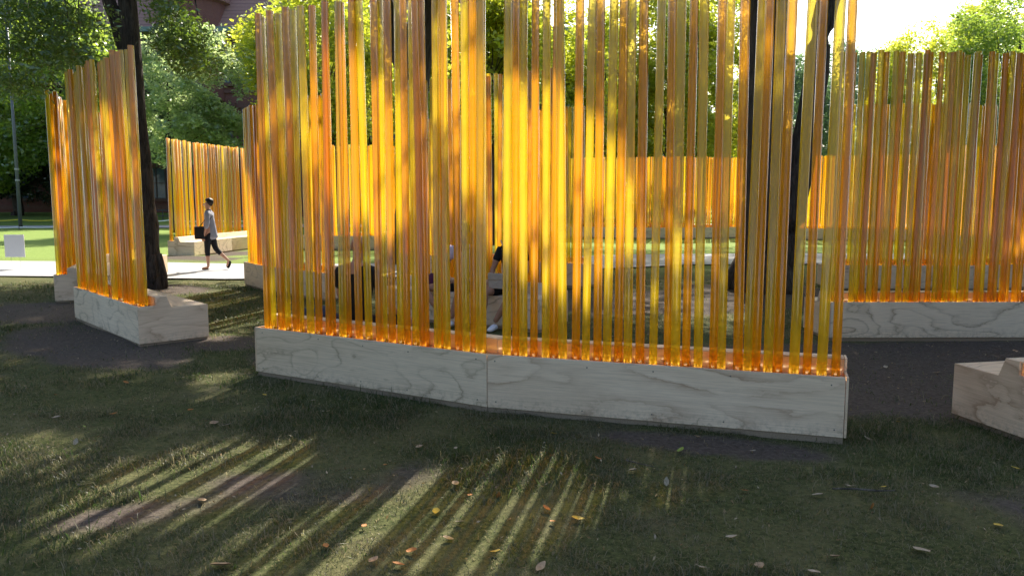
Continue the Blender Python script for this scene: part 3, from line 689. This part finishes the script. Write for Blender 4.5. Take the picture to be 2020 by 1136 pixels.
planter([(3.62, 5.30), (6.2, 5.85)], 'cropped planter bench at the right edge with seat and open trough end', 1, spacing=.09)
# ------------------------------------------------------------------ lawn blades
def blades(n, y0, y1, hmin, hmax, wid):
    yy = np.sqrt(rng.random(n) * (y1 ** 2 - y0 ** 2) + y0 ** 2); xx = (rng.random(n) * 2 - 1) * (.68 * yy + .15)
    d = dirt(xx, yy); keep = rng.random(n) > d * .93; cl = fbm(xx * 3.2, yy * 3.2, 4); keep &= rng.random(n) < np.clip(.25 + (cl - .3) * 2.2, .12, 1)
    keep &= ~((yy > 16.3) & (yy < 20.5))
    xx, yy, cl = xx[keep], yy[keep], cl[keep]; n = len(xx); lush = np.clip((fbm(xx * .8 + 5, yy * .8, 3) - .42) * 4, 0, 1)
    h = (hmin + (hmax - hmin) * rng.random(n) ** 2.2) * (.55 + .7 * lush + .35 * (cl > .62)); th = rng.random(n) * 2 * np.pi; lean = (.5 + 1.2 * rng.random(n)) * h
    p = np.stack([xx, yy, gh(xx, yy) - .006], 1); dv = np.stack([np.cos(th), np.sin(th), np.zeros(n)], 1)
    ps = th + rng.normal(0, .6, n) + np.pi / 2; wv = np.stack([np.cos(ps), np.sin(ps), np.zeros(n)], 1) * (wid * (.6 + .8 * rng.random(n)))[:, None]
    V = np.empty((n, 5, 3)); m = p + dv * (lean * .35)[:, None]; m[:, 2] += h * .75; t = p + dv * lean[:, None]; t[:, 2] += h * (.55 + .5 * rng.random(n))
    V[:, 0] = p - wv; V[:, 1] = p + wv; V[:, 2] = m + wv * .8; V[:, 3] = m - wv * .8; V[:, 4] = t
    i = np.arange(n)[:, None] * 5
    q = np.concatenate([i + np.array([0, 1, 2]), i + np.array([0, 2, 3]), i + np.array([3, 2, 4])])
    straw = rng.random(n) < (.70 - .36 * lush); tone = np.where(straw, .55 + .45 * rng.random(n), .35 * rng.random(n) * (1 - .4 * lush))
    return V.reshape(-1, 3), q, np.repeat(tone, 5)
Vs, Qs, Ts, o_ = [], [], [], 0
for args in ((190000, 3.1, 6.2, .012, .052, .0019), (160000, 6.0, 11, .014, .052, .003), (60000, 11, 17, .02, .055, .005), (7000, 3.1, 7.5, .045, .115, .0022)):
    V, q, t = blades(*args); Vs.append(V); Qs.append(q + o_); Ts.append(t); o_ += len(V)
tag(link('grass', mesh_np('grass', np.concatenate(Vs), np.concatenate(Qs), GRASSM, np.concatenate(Ts))), 'patchy short lawn grass mixed with dry straw', 'grass', kind='stuff')

# ------------------------------------------------------------------ fallen leaves
def leaf_shape(seed, elong=.62, curl=.35):
    r_ = random.Random(seed); V = []; Fc = []; nx_, ny_ = 5, 8
    for j in range(ny_ + 1):
        t = j / ny_; wv = elong * .5 * math.sin(math.pi * min(1, t * .96 + .02)) ** .75 * (1 - .25 * t)
        for i in range(nx_):
            q = (i - 2) / 2; x = q * wv; z = curl * (x * x * 2.2) + curl * .35 * (t - .5) ** 2 * 2 + .02 * math.sin(9 * t + r_.uniform(0, .6)) * abs(q)
            V.append((x, t - .5, z + .02))
    for j in range(ny_):
        for i in range(nx_ - 1):
            a = j * nx_ + i; Fc.append((a, a + 1, a + nx_ + 1, a + nx_))
    b = len(V); V += [(-.01, -.5, .03), (.01, -.5, .03), (.006, -.72, .0 + .05), (-.006, -.72, .05)]; Fc.append((b, b + 1, b + 2, b + 3))
    return V, Fc
def leafm2(name, a, b2):
    m = N(name); bs = m.bsdf(a, .7, .25); v = m.coord(rnd=True)
    m.l(m.mix(m.ramp(m.noise(v, 4, 5, .65), [(.35, 0.), (.65, 1.)]), a, b2), bs.inputs['Base Color']); return m.m
LM = {'o': leafm2('leaf_orange', (.48, .20, .05), (.30, .12, .04)), 't': leafm2('leaf_tan', (.42, .29, .17), (.26, .17, .10)),
      'p': leafm2('leaf_pale', (.42, .34, .24), (.30, .23, .15)), 'g': leafm2('leaf_green', (.16, .25, .04), (.30, .32, .08)), 'y': leafm2('leaf_yellow', (.60, .42, .06), (.40, .26, .05))}
CN = {'o': 'orange', 't': 'tan', 'p': 'pale dry', 'g': 'green', 'y': 'yellow'}
FL = [(249, 757, 'o', .10, 'in the small sunny patch left of the front planter'), (109, 779, 'o', .08, 'on shaded grass below the left planter'), (224, 818, 'o', .11, 'on dark grass left of the front planter'),
 (111, 826, 'p', .10, 'on dark grass near the left edge'), (169, 845, 'g', .10, 'just above the narrow green leaf at left'), (182, 853, 'g', .13, 'narrow, near the left edge above the lit grass'), (376, 811, 'o', .09, 'on grass below the sunny patch'),
 (522, 782, 'y', .08, 'close to the left corner of the front planter'), (618, 792, 'p', .07, 'in front of the left board of the front planter'), (648, 813, 't', .07, 'a little farther from the left board than the pale one'), (422, 836, 't', .12, 'beside the pale leaf left of centre'),
 (447, 840, 'p', .12, 'bright, beside the tan leaf left of centre'), (150, 875, 'p', .08, 'standing in the lit grass at left'), (399, 988, 't', .13, 'long and folded, between the left sun streaks'), (435, 1120, 't', .15, 'largest, torn, at the bottom edge left of centre'),
 (585, 977, 'p', .07, 'between the left and middle sun streaks'), (643, 1078, 'o', .07, 'near the bottom edge between the sun streaks'), (723, 814, 'p', .06, 'close in front of the left board near its joint'), (899, 888, 'p', .08, 'below the joint of the two boards'),
 (827, 885, 't', .08, 'on shaded grass below the left board'), (761, 919, 'o', .08, 'rusty, on the bare spot above the sun streaks'), (898, 957, 't', .13, 'broad with its stalk, above the middle sun streaks'), (927, 977, 'o', .06, 'small, at the top of the middle sun streaks'),
 (983, 978, 'o', .08, 'upright at the top of a bright streak in the centre'), (1093, 860, 'y', .09, 'just in front of the right board'), (1180, 909, 'o', .09, 'at the upper end of the right sun streaks'), (1249, 932, 'p', .09, 'beside the small twig on the right'),
 (1315, 953, 'p', .09, 'upright, right of the twig'), (1343, 891, 'g', .12, 'fresh, lying below the right board'), (1078, 1005, 'o', .10, 'in two folds between the sun streaks'), (1140, 1024, 'y', .11, 'cupped, right of the middle sun streaks'),
 (1090, 1028, 'o', .07, 'small, next to the cupped yellow leaf'), (813, 1087, 'o', .11, 'curled, near the bottom edge in the brightest streak'), (785, 1116, 'o', .10, 'cupped, at the bottom edge of the brightest streak'), (737, 1107, 't', .10, 'at the bottom edge left of the cupped orange leaf'),
 (1067, 1116, 't', .11, 'rounded, at the bottom edge right of the streaks'), (860, 1008, 'y', .09, 'in the upper middle streak'), (906, 1029, 'p', .08, 'in the shade between two middle streaks'), (977, 1087, 'y', .08, 'at the lower end of a middle streak'),
 (718, 1038, 'o', .07, 'in the left middle streak'), (884, 1059, 't', .09, 'dark, between the lower middle streaks'), (1375, 866, 't', .09, 'nearest to the right board of the front planter'), (1485, 890, 'p', .08, 'on dark grass below the right board'),
 (1712, 865, 'p', .10, 'just right of the front planter corner'), (1772, 833, 'y', .10, 'on bare soil between the front and right planters'), (1613, 980, 'p', .12, 'folded double, alone on dark grass at right'), (1677, 964, 'p', .10, 'slim and pale beside the stick at right'),
 (1843, 965, 'p', .10, 'cupped, on dark grass far right'), (1921, 1009, 't', .09, 'upright and thin, far right'), (1970, 1038, 'y', .12, 'notched, near the right edge'), (1817, 1088, 'p', .16, 'big and bright, near the bottom right corner'),
 (1647, 1102, 't', .11, 'near the bottom edge at right'), (1443, 1064, 'p', .09, 'below the last sun streak'), (1498, 1123, 't', .10, 'at the bottom edge right of the last streak'), (1722, 1003, 'o', .08, 'upright reddish, between the pale leaves at right'),
 (1469, 970, 'o', .08, 'at the left tip of the stick at right'), (1606, 1133, 'p', .10, 'cut by the bottom edge at right'), (2003, 924, 'y', .09, 'below the cropped right planter'), (1382, 1121, 'p', .09, 'thin, at the bottom edge below the last streaks'),
 (1743, 964, 'y', .06, 'small, right of the stick'), (1674, 734, 'p', .11, 'beside the far end of the front wall trough'), (1747, 725, 'p', .11, 'at the foot of the small sun spots on the right'), (1848, 736, 'p', .12, 'left of the cropped right planter on shaded grass')]
for i, (u, v, c, s_, lab) in enumerate(FL):
    V, Fc = leaf_shape(i, random.uniform(.5, .8) if 'slim' not in lab and 'narrow' not in lab and 'thin' not in lab else .3, random.uniform(.2, 1.0))
    x, y = G(u, v); o = link('fallen_leaf', mesh('fallen_leaf', V, Fc, LM[c], True)); z = float(gh(np.array([x]), np.array([y]))[0])
    o.location = (x, y, z + .02); o.scale = (s_ * .64,) * 3; up = 'upright' in lab or 'standing' in lab
    o.rotation_euler = (random.uniform(-.25, .35) + (.9 if up else 0), random.uniform(-.3, .3), random.uniform(0, 6.3))
    tag(o, '%s fallen leaf %s' % (CN[c], lab), 'leaf', 'fallen leaves on the lawn')
# small leaf litter too fine to count
n = 2600; yy = np.sqrt(rng.random(n) * (15 ** 2 - 3.3 ** 2) + 3.3 ** 2); xx = (rng.random(n) * 2 - 1) * .68 * yy
c3 = np.stack([xx, yy, gh(xx, yy) + .014], 1); V, tone = leaf_geo(c3, 1, .01, .024, ratio=.4); 
LITTER = leaf_mat('leaf_litter_bits', (.20, .12, .06), (.45, .34, .18), (.3, .2, .08), (.5, .35, .15), .2)
tag(link('leaf_litter', mesh_np('leaf_litter', V, np.arange(len(V)).reshape(-1, 4), LITTER, tone)), 'fine brown leaf crumbs scattered through the grass', 'litter', kind='stuff')
x, y = G(1700, 975); o = MB().tube([(-.16, .03, .02), (-.05, .0, .03), (.08, -.01, .022), (.2, .02, .012)], [.005, .006, .006, .003], 6).obj('stick', BARK2, None, (x, y, .005)); tag(o, 'short bare stick lying on the dark grass at right', 'stick')
x, y = G(1245, 915); o = MB().tube([(-.02, .06, .012), (-.03, .0, .02), (.05, -.05, .015), (.13, -.09, .01)], [.003, .004, .004, .002], 6).obj('twig', BARK2, None, (x, y, .005)); tag(o, 'small bent twig beside the pale leaf right of the sun streaks', 'twig')

# ------------------------------------------------------------------ street furniture
GREY = simple('lamp_post_paint', (.10, .11, .13), .5, .4, .1)
x, y = at(43, 44); lp = empty('lamp_post', (x, y, 0), 0, 'slim grey lamp post on the lawn at the far left', 'lamp post')
MB().tube([(0, 0, 0), (0, 0, 5), (0, 0, 11)], [.10, .08, .06], 14).obj('pole', GREY, lp, smooth=True)
m1 = MB()
for zz in (.02, 2.6, 3.2): m1.tube([(0, 0, zz), (0, 0, zz + .09)], .112, 14)
m1.obj('collar', simple('collar_metal', (.3, .3, .32), .4, .5, .1), lp, smooth=False)
m1 = MB(); m1.tube([(0, 0, 11), (0, 0, 11.15), (0, 0, 11.6), (0, 0, 11.85)], [.1, .2, .24, .04], 14); m1.obj('lantern', GREY, lp, smooth=True)
SGN = simple('sign_card', (.62, .61, .63), .6, .3, .05, 3)
x, y = G(32, 532); sg = empty('blank_sign', (x, y, 0), 0, 'blank pale grey square sign on two thin wires beside the path', 'sign')
MB().box(-.235, .235, -.01, .01, .30, .83).obj('panel', SGN, sg, bevel=.003)
for xx in (-.10, .10): MB().tube([(xx, .016, -.05), (xx, .016, .75)], .003, 6).obj('wire_leg', simple('wire', (.3, .3, .3), .4, .5), sg)
TAPE = simple('yellow_tape', (.75, .60, .05), .5, .4, .1); ROPE = simple('white_rope', (.8, .8, .78), .7, .3, .1)
def line_run(nm, pts, mat, h, label, cat, sag=.1, rr=.03):
    r0 = empty(nm, (pts[0][0], pts[0][1], 0), 0, label, cat); mb = MB(); O = Vector((pts[0][0], pts[0][1], 0)); q = []
    for i in range(len(pts) - 1):
        a, b2 = Vector((*pts[i], h)), Vector((*pts[i + 1], h))
        for k in range(8): t = k / 8; q.append(a.lerp(b2, t) - O - Vector((0, 0, sag * 4 * t * (1 - t))))
    q.append(Vector((*pts[-1], h)) - O); mb.tube(q, rr, 6); mb.obj('line', mat, r0)
    for p in pts: MB().tube([(p[0] - O.x, p[1] - O.y, -.1), (p[0] - O.x, p[1] - O.y, h + .12)], .03, 6).obj('stake', BARK2, r0)
line_run('tape_barrier', [at(-60, 49.8), at(40, 50.2), at(120, 50.6), at(215, 51)], TAPE, .33, 'low yellow tape strung along the far path at left', 'tape', .08, .035)
line_run('rope_barrier', [at(-60, 42.4), at(40, 42.8), at(130, 43.6)], ROPE, .12, 'low white rope along the near edge of the far path', 'rope', .03, .03)
line_run('rope_barrier', [at(280, 44), at(345, 43), at(420, 42.5), at(500, 42.5)], ROPE, .55, 'white rope barrier behind the sunlit planter and walking woman', 'rope', .12, .03)
METAL = simple('dark_metal', (.04, .04, .045), .5, .4, .1)
x, y = at(305, 52); br = empty('bicycle_rack', (x, y, 0), 0, 'dark metal rail in front of the hall, left of the sunlit planter', 'rail')
MB().box(-1.3, 1.3, -.02, .02, .86, .92).box(-1.3, 1.3, -.02, .02, .5, .54).obj('rail', METAL, br)
for k in range(5): MB().box(-.02, .02, -.03, .03, -.1, .86).obj('post', METAL, br, (-1.2 + .6 * k, .05, 0))

# ------------------------------------------------------------------ people
def cloth(name, col, stripe=False, rough=.85):
    m = N(name); b = m.bsdf(col, rough, .2); v = m.coord()
    n = m.noise(v, 9, 4, .6)
    c = m.mix(n, tuple(k * .8 for k in col), tuple(min(1, k * 1.2) for k in col))
    if stripe:
        wv = m.n('ShaderNodeTexWave'); wv.inputs['Scale'].default_value = 14; wv.inputs['Distortion'].default_value = .6; m.l(v, wv.inputs['Vector'])
        c = m.mix(m.math('MULTIPLY', wv.outputs['Fac'], .4), c, tuple(k * 1.7 for k in col))
    m.l(c, b.inputs['Base Color']); m.l(m.bump(m.noise(v, 7, 3, .5, 1.2), .8, .03), b.inputs['Normal']); return m.m
SKIN = cloth('skin', (.46, .25, .17), rough=.5); SKIN2 = cloth('skin_tan', (.36, .19, .12), rough=.5)
BLACK = cloth('black_cloth', (.014, .014, .017)); PINK = cloth('pink_cotton', (.62, .50, .56)); GREYS = cloth('grey_striped_shirt', (.23, .23, .27), True)
HAIR = cloth('dark_hair', (.016, .012, .010), rough=.5); WHITE = cloth('white_shoe', (.72, .72, .75)); BEIGE = cloth('beige_leather', (.42, .36, .30)); MAROON = cloth('maroon_cloth', (.09, .02, .05)); EYE = simple('eye', (.03, .02, .02), .2, .6, .1)
def skin(name, chains, mat, parent, sub=2):
    """chains: lists of (x,y,z,r); the first point of later chains may be an index reference ('@', chain, idx)"""
    V, E, Rr, idx = [], [], [], []
    for ch in chains:
        ids = []
        for p in ch:
            if p[0] == '@': ids.append(idx[p[1]][p[2]])
            else: V.append(p[:3]); Rr.append(p[3:] if len(p) == 5 else (p[3], p[3])); ids.append(len(V) - 1)
        for a, b in zip(ids, ids[1:]): E.append((a, b))
        idx.append(ids)
    me = bpy.data.meshes.new(name); me.from_pydata(V, E, []); me.materials.append(mat)
    o = link(name, me, parent); o.modifiers.new('skin', 'SKIN')
    for sv, r_ in zip(me.skin_vertices[0].data, Rr): sv.radius = r_
    me.skin_vertices[0].data[0].use_root = True
    o.modifiers['skin'].use_smooth_shade = True
    if sub: m = o.modifiers.new('s', 'SUBSURF'); m.levels = sub; m.render_levels = sub
    return o
def blob(name, c, r, mat, parent, rot=(0, 0, 0), cut=None, seg=16):
    V, Fc = [], []; n, k = seg, seg // 2
    for j in range(k + 1):
        t = math.pi * j / k
        for i in range(n):
            a = 2 * math.pi * i / n; V.append((math.sin(t) * math.cos(a) * r[0], math.sin(t) * math.sin(a) * r[1], math.cos(t) * r[2]))
    for j in range(k):
        for i in range(n): Fc.append((j * n + i, (j + 1) * n + i, (j + 1) * n + (i + 1) % n, j * n + (i + 1) % n))
    if cut: V = [cut(*v) for v in V]
    o = link(name, mesh(name, V, Fc, mat, True), parent, c); o.rotation_euler = rot; return o
def hand(base, tip, r=.011, spread=(1, 0, 0)):
    """palm then four fingers and a thumb, as chains rooted at the wrist (chain -1, last)"""
    b = Vector(base); t = Vector(tip); d = (t - b); s_ = Vector(spread); out = []
    palm = b + d * .45
    for k, ln in enumerate((.85, 1.0, .95, .78)):
        o1 = s_ * ((k - 1.5) * .019); q = palm + o1; e = b + d * ln + o1 * 1.2
        out.append([tuple(palm + o1 * .8) + (.011,), tuple(q.lerp(e, .5) + Vector((0, 0, .004))) + (.0095,), tuple(e - Vector((0, 0, .010))) + (.0075,)])
    th = b + d * .25; out.append([tuple(th) + (.011,), tuple(th + s_ * -.03 + d * .2) + (.010,), tuple(th + s_ * -.042 + d * .42) + (.008,)])
    return palm, out
def head_chain(x, y, z, fwd=-1, s=1):
    return [(x, y, z + .0, .052 * s, .055 * s), (x, y + fwd * .022 * s, z + .075 * s, .066 * s, .078 * s), (x, y + fwd * .012 * s, z + .14 * s, .076 * s, .092 * s), (x, y + fwd * .0 * s, z + .195 * s, .062 * s, .075 * s)]
def face(parent, x, y, z, fwd=-1, s=1, skinm=SKIN):
    blob('nose', (x, y + fwd * .105 * s, z + .092 * s), (.013 * s, .020 * s, .022 * s), skinm, parent, seg=8)
    for k in (-1, 1): blob('eye', (x + k * .031 * s, y + fwd * .088 * s, z + .122 * s), (.012 * s, .008 * s, .007 * s), EYE, parent, seg=8)
    blob('mouth', (x, y + fwd * .090 * s, z + .052 * s), (.024 * s, .008 * s, .006 * s), MAROON, parent, seg=8)
    for k in (-1, 1): blob('ear', (x + k * .076 * s, y + .005, z + .105 * s), (.010 * s, .018 * s, .030 * s), skinm, parent, seg=8)

def seated(loc, rz, label, skinm, shirt, pants, hair, knee, foot, hands, shoe, long_hair=False, shoulders=.175, bulk=1., lean=0., sleeves=.5, bald=False):
    """sitting figure facing local -Y; knee/foot: [(x,y,z) left, right]; hands likewise"""
    r0 = empty('person', loc, rz, label, 'person')
    hy = -.02 + lean
    chains = [[(0, 0, .52, .135 * bulk, .10), (0, .03, .66, .12 * bulk, .09), (0, .02 + lean * .4, .84, .135 * bulk, .095), (0, .0 + lean * .8, 1.0, .12 * bulk, .085), (0, -.005 + lean, 1.10, .05, .05)] + head_chain(0, hy - .01, 1.15)]
    for k, (kn, ft) in enumerate(zip(knee, foot)):
        sx_ = -1 if k == 0 else 1
        dirf = Vector((kn[0] - 0, kn[1], 0)).normalized() if kn[1] else Vector((0, -1, 0))
        chains.append([('@', 0, 0), (sx_ * .09, -.02, .51, .085), tuple(Vector((sx_ * .09, -.02, .51)).lerp(Vector(kn), .55)) + (.072,), kn + (.055,), tuple(Vector(kn).lerp(Vector(ft), .35)) + (.056,), ft[:2] + (ft[2] + .02, .034)])
    allh = []
    for k, hd in enumerate(hands):
        sx_ = -1 if k == 0 else 1; el, wr, tp = hd
        chains.append([('@', 0, 3), (sx_ * shoulders, lean * .8, 1.03, .052), tuple(Vector((sx_ * shoulders, lean * .8, 1.03)).lerp(Vector(el), .5)) + (.044,), el + (.036,), tuple(Vector(el).lerp(Vector(wr), .4)) + (.036,), wr + (.024,)])
        allh.append((len(chains) - 1, wr, tp))
    for ci, wr, tp in allh:
        palm, fs = hand(wr, tp)
        chains.append([('@', ci, 5), tuple(palm) + (.026, .016)]); pc = len(chains) - 1
        for f_ in fs[:4]: chains.append([('@', pc, 1)] + f_[1:])
        chains.append([('@', ci, 5)] + fs[4][1:])
    skin('body', chains, skinm, r0)
    sc_ = [[(0, 0, .50, .155 * bulk, .115), (0, .03, .64, .142 * bulk, .108), (0, .02 + lean * .4, .84, .155 * bulk, .112), (0, lean * .8, 1.00, .135 * bulk, .10), (0, -.0 + lean, 1.085, .072, .066)]]
    for k, hd in enumerate(hands):
        sx_ = -1 if k == 0 else 1; a = Vector((sx_ * shoulders, lean * .8, 1.025)); sc_.append([('@', 0, 3), tuple(a) + (.068,), tuple(a.lerp(Vector(hd[0]), sleeves)) + (.062,), tuple(a.lerp(Vector(hd[0]), sleeves + .25)) + (.060,)])
    skin('shirt', sc_, shirt, r0)
    pc_ = [[(0, .0, .52, .152 * bulk, .11), (0, .01, .57, .148 * bulk, .11)]]
    for k, (kn, ft) in enumerate(zip(knee, foot)):
        sx_ = -1 if k == 0 else 1; a = Vector((sx_ * .09, -.02, .51)); K = Vector(kn)
        pc_.append([('@', 0, 0), tuple(a) + (.10,), tuple(a.lerp(K, .5)) + (.09,), tuple(a.lerp(K, .8)) + (.082,)])
    skin('shorts', pc_, pants, r0)
    for k, ft in enumerate(foot):
        x_, y_, z_ = ft; d = Vector((knee[k][0] * .25, -1, 0)).normalized()
        skin('shoe', [[(x_ - d.x * .05, y_ - d.y * .05, z_ - .04, .042, .042), (x_ + d.x * .04, y_ + d.y * .04, z_ - .04, .046, .044), (x_ + d.x * .12, y_ + d.y * .12, z_ - .055, .046, .032), (x_ + d.x * .18, y_ + d.y * .18, z_ - .062, .036, .022)]], shoe, r0)
    face(r0, 0, hy - .01, 1.15, skinm=skinm)
    if not bald:
        def cut(x, y, z): return (x, y if y > -.055 or z > .045 else -.055 + (y + .055) * .1, z)
        blob('hair', (0, hy + .012, 1.298), (.090, .108, .100), hair, r0, cut=lambda x, y, z: (x * .98, max(y, -.06 - max(0, z) * .35), z))
        if long_hair:
            skin('hair_length', [[(0, hy + .06, 1.30, .085, .05), (0, hy + .085, 1.18, .08, .04), (0, hy + .10, 1.02, .075, .03), (0, hy + .09, .90, .05, .02)]], hair, r0)
            for k in (-1, 1): skin('hair_lock', [[(k * .075, hy + .0, 1.30, .028), (k * .088, hy - .0, 1.18, .027), (k * .10, hy - .04, 1.04, .024), (k * .10, hy - .07, .93, .014)]], hair, r0)
    return r0

# man in black on the front planter's seat, back to the camera
n1 = Vector((.505, .863)); rzm = math.atan2(n1.y, n1.x) + math.pi / 2
seated((-1.50, 7.66, -.02), rzm, 'bald person in black t-shirt and shorts seated on the front bench, back to the camera', SKIN, BLACK, BLACK, HAIR,
       [(-.34, -.42, .50), (.24, -.40, .50)], [(-.52, -.62, .10), (.26, -.46, .10)],
       [((-.30, -.06, .76), (-.27, -.26, .60), (-.27, -.40, .555)), ((.27, -.05, .76), (.24, -.26, .60), (.24, -.38, .56))], BLACK, shoulders=.205, bulk=1.3, bald=True, sleeves=.5)
rw = math.atan2(-.866, -.5) + math.pi / 2
seated((-.66, 10.93, -.02), rw + .12, 'person in pale pink t-shirt and dark shorts seated on the inner bench', SKIN2, PINK, BLACK, HAIR,
       [(-.40, -.40, .50), (.16, -.46, .50)], [(-.10, -.42, .10), (.06, -.52, .10)],
       [((-.25, -.08, .76), (-.09, -.26, .62), (.04, -.34, .60)), ((.25, -.08, .76), (.10, -.27, .62), (-.03, -.33, .585))], WHITE, sleeves=.35)
w2 = seated((-.0, 10.60, -.02), rw + .05, 'person in black t-shirt with long dark hair seated on the inner bench', SKIN2, BLACK, BLACK, HAIR,
       [(-.16, -.46, .50), (.22, -.44, .50)], [(-.12, -.62, .10), (-.0, -.50, .10)],
       [((-.24, -.10, .76), (-.20, -.30, .58), (-.18, -.42, .53)), ((.24, -.04, .76), (.17, -.26, .62), (.10, -.36, .60))], WHITE, long_hair=True, sleeves=.35)
Rz = Matrix.Rotation(rw + .05, 3, 'Z')
def wpt(l): q = Rz @ Vector(l) + Vector((-.0, 10.60, -.02)); return q
q = wpt((-.06, -.33, .66)); bagr = empty('shoulder_bag', q, rw + .1, 'beige crossbody bag on the lap of the person in black with long hair', 'bag')
MB().box(-.105, .105, -.03, .03, -.12, .08).obj('pouch', BEIGE, bagr, bevel=.012)
MB().box(-.107, .107, -.038, -.0305, .0, .083).obj('flap', BEIGE, bagr, bevel=.003)
MB().tube([(.10, 0, .06), (.12, .12, .22), (.02, .18, .42), (-.04, .22, .50)], .008, 6).obj('strap', BEIGE, bagr)
o = blob('tote_bag', (-1.13, 11.12, .53), (.14, .12, .12), MAROON, None, cut=lambda x, y, z: (x * (1.1 - z), y, z + .25 * x)); tag(o, 'slumped maroon bag on the inner bench, left of the person in pink', 'bag')
o = blob('jacket', (-2.42, 8.66, .49), (.24, .15, .085), cloth('navy_cloth', (.03, .04, .07)), None, rot=(0, .1, .4), cut=lambda x, y, z: (x, y + .04 * math.sin(20 * x), z + .02 * math.sin(25 * x + 9 * y)))
o.location = (-2.02, 8.18, .49); tag(o, 'dark navy jacket lying on the front bench, left of the seated man in black', 'jacket')

# walking woman: faces local -X
wx, wy = G(416, 534); wr_ = empty('person', (wx, wy, .03), R(4), 'person in grey striped long shirt and black cropped trousers walking left along the path', 'person')
hc = [(0, 0, 1.39, .048, .05), (-.02, 0, 1.455, .074, .060), (-.012, 0, 1.525, .090, .074), (0, 0, 1.575, .070, .060)]
legs = [[('@', 0, 0), (-.01, -.08, .84, .088), (-.03, -.07, .64, .070), (-.04, -.07, .46, .052), (-.035, -.07, .33, .050), (-.03, -.07, .09, .032), (-.05, -.07, .045, .034, .026), (-.13, -.07, .03, .036, .018), (-.18, -.07, .025, .026, .014)],
        [('@', 0, 0), (.03, .08, .84, .088), (.07, .07, .66, .072), (.10, .07, .50, .054), (.19, .07, .40, .050), (.36, .07, .235, .032), (.395, .07, .20, .030, .028), (.37, .07, .12, .032, .018), (.345, .07, .06, .026, .014)]]
arm1 = [('@', 0, 3), (.02, -.175, 1.30, .048), (.03, -.20, 1.15, .040), (.02, -.21, 1.03, .035), (-.03, -.20, .92, .030), (-.07, -.19, .80, .022), (-.085, -.185, .74, .028, .016)]
arm2 = [('@', 0, 3), (.02, .175, 1.30, .048), (-.03, .20, 1.15, .040), (-.06, .21, 1.04, .035), (-.14, .19, .95, .030), (-.22, .17, .86, .022), (-.25, .165, .80, .028, .016)]
fg = []
for ai, (bx, by, bz) in ((3, (-.085, -.185, .74)), (4, (-.25, .165, .80))):
    for k, ln in enumerate((.075, .085, .08, .065)): fg.append([('@', ai, 6), (bx + (k - 1.5) * .017, by, bz - .035, .010), (bx + (k - 1.5) * .018 + .006, by, bz - ln, .008)])
    fg.append([('@', ai, 5), (bx - .03, by - .01, bz - .0, .011), (bx - .035, by - .012, bz - .035, .008)])
skin('body', [[(0, 0, .88, .10, .13), (.0, 0, 1.02, .085, .115), (.01, 0, 1.18, .095, .13), (.015, 0, 1.29, .075, .105), (0, 0, 1.355, .045, .045)] + hc] + legs + [arm1, arm2] + fg, SKIN, wr_)
skin('shirt', [[(.045, 0, .68, .150, .185), (.03, 0, .80, .142, .172), (.02, 0, .92, .13, .158), (.01, 0, 1.05, .115, .145), (.015, 0, 1.20, .112, .148), (.015, 0, 1.30, .09, .12), (0, 0, 1.365, .056, .06)],
               [('@', 0, 5), (.02, -.175, 1.295, .066), (.03, -.205, 1.14, .060), (.02, -.215, 1.03, .056), (-.02, -.205, .95, .052)],
               [('@', 0, 5), (.02, .175, 1.295, .066), (-.03, .205, 1.14, .060), (-.06, .215, 1.04, .056), (-.12, .20, .97, .05)]], GREYS, wr_)
skin('trousers', [[(.01, 0, .90, .115, .14), (.01, 0, .82, .11, .14)], [('@', 0, 1), (-.01, -.078, .78, .095), (-.03, -.07, .60, .080), (-.04, -.07, .44, .064), (-.036, -.07, .30, .058)],
                  [('@', 0, 1), (.03, .078, .80, .095), (.075, .07, .63, .080), (.105, .07, .49, .066), (.20, .07, .385, .058), (.24, .07, .35, .054)]], BLACK, wr_)
blob('hair', (.022, 0, 1.575), (.108, .088, .092), HAIR, wr_, cut=lambda x, y, z: (max(x, -.068), y * 1.02, z if x > -.02 else max(z, .012 + (x + .02) * -.2)))
skin('hair_nape', [[(.06, 0, 1.54, .05, .06), (.055, 0, 1.47, .04, .045)]], HAIR, wr_)
blob('nose', (-.118, 0, 1.50), (.018, .012, .02), SKIN, wr_, seg=8)
MB().box(-.0935, -.0885, -.048, .048, 1.510, 1.534).obj('sunglasses', METAL, wr_)
skin('flip_flop', [[(.0, -.07, .012, .040, .012), (-.1, -.07, .012, .048, .012), (-.19, -.07, .014, .036, .010)]], BLACK, wr_)
skin('flip_flop', [[(.43, .07, .20, .016, .040), (.40, .07, .10, .014, .048), (.365, .07, .02, .012, .036)]], BLACK, wr_)
bg2 = empty('shoulder_bag', (wx - .14, wy - .22, .90), R(4), 'black shoulder bag hanging at the side of the walking person', 'bag')
MB().box(-.11, .10, -.045, .045, -.15, .14).obj('pouch', BLACK, bg2, bevel=.02)
MB().tube([(.0, 0, .13), (.10, .02, .26), (.20, .06, .42), (.22, .16, .50)], .010, 6).obj('strap', BLACK, bg2)
MB().tube([(.10, .02, .26), (.24, .01, .30), (.31, .03, .40)], .007, 6).obj('strap', BLACK, bg2)
# screw heads on the front boards

scm = mesh('screw', *(lambda q: (q.v, q.f))(MB().tube([(0, 0, 0), (0, -.003, 0)], .0055, 8)), SCREW)
front = bpy.data.objects['tube_planter_bench']
for (p0, p1) in ((A, B), (B, C_)):
    d = Vector((p1[0] - p0[0], p1[1] - p0[1], 0)); L = d.length; d.normalize(); a = math.atan2(d.y, d.x)
    for t in (.03, .3, .5, .7, .97):
        for z in (.075, .41):
            q = Vector((p0[0], p0[1], 0)) + d * (L * (t + random.uniform(-.01, .01))) - Vector((A[0], A[1], 0)) + Vector((0, 0, z + random.uniform(-.01, .01)))
            link('screw', scm, front, q, a)
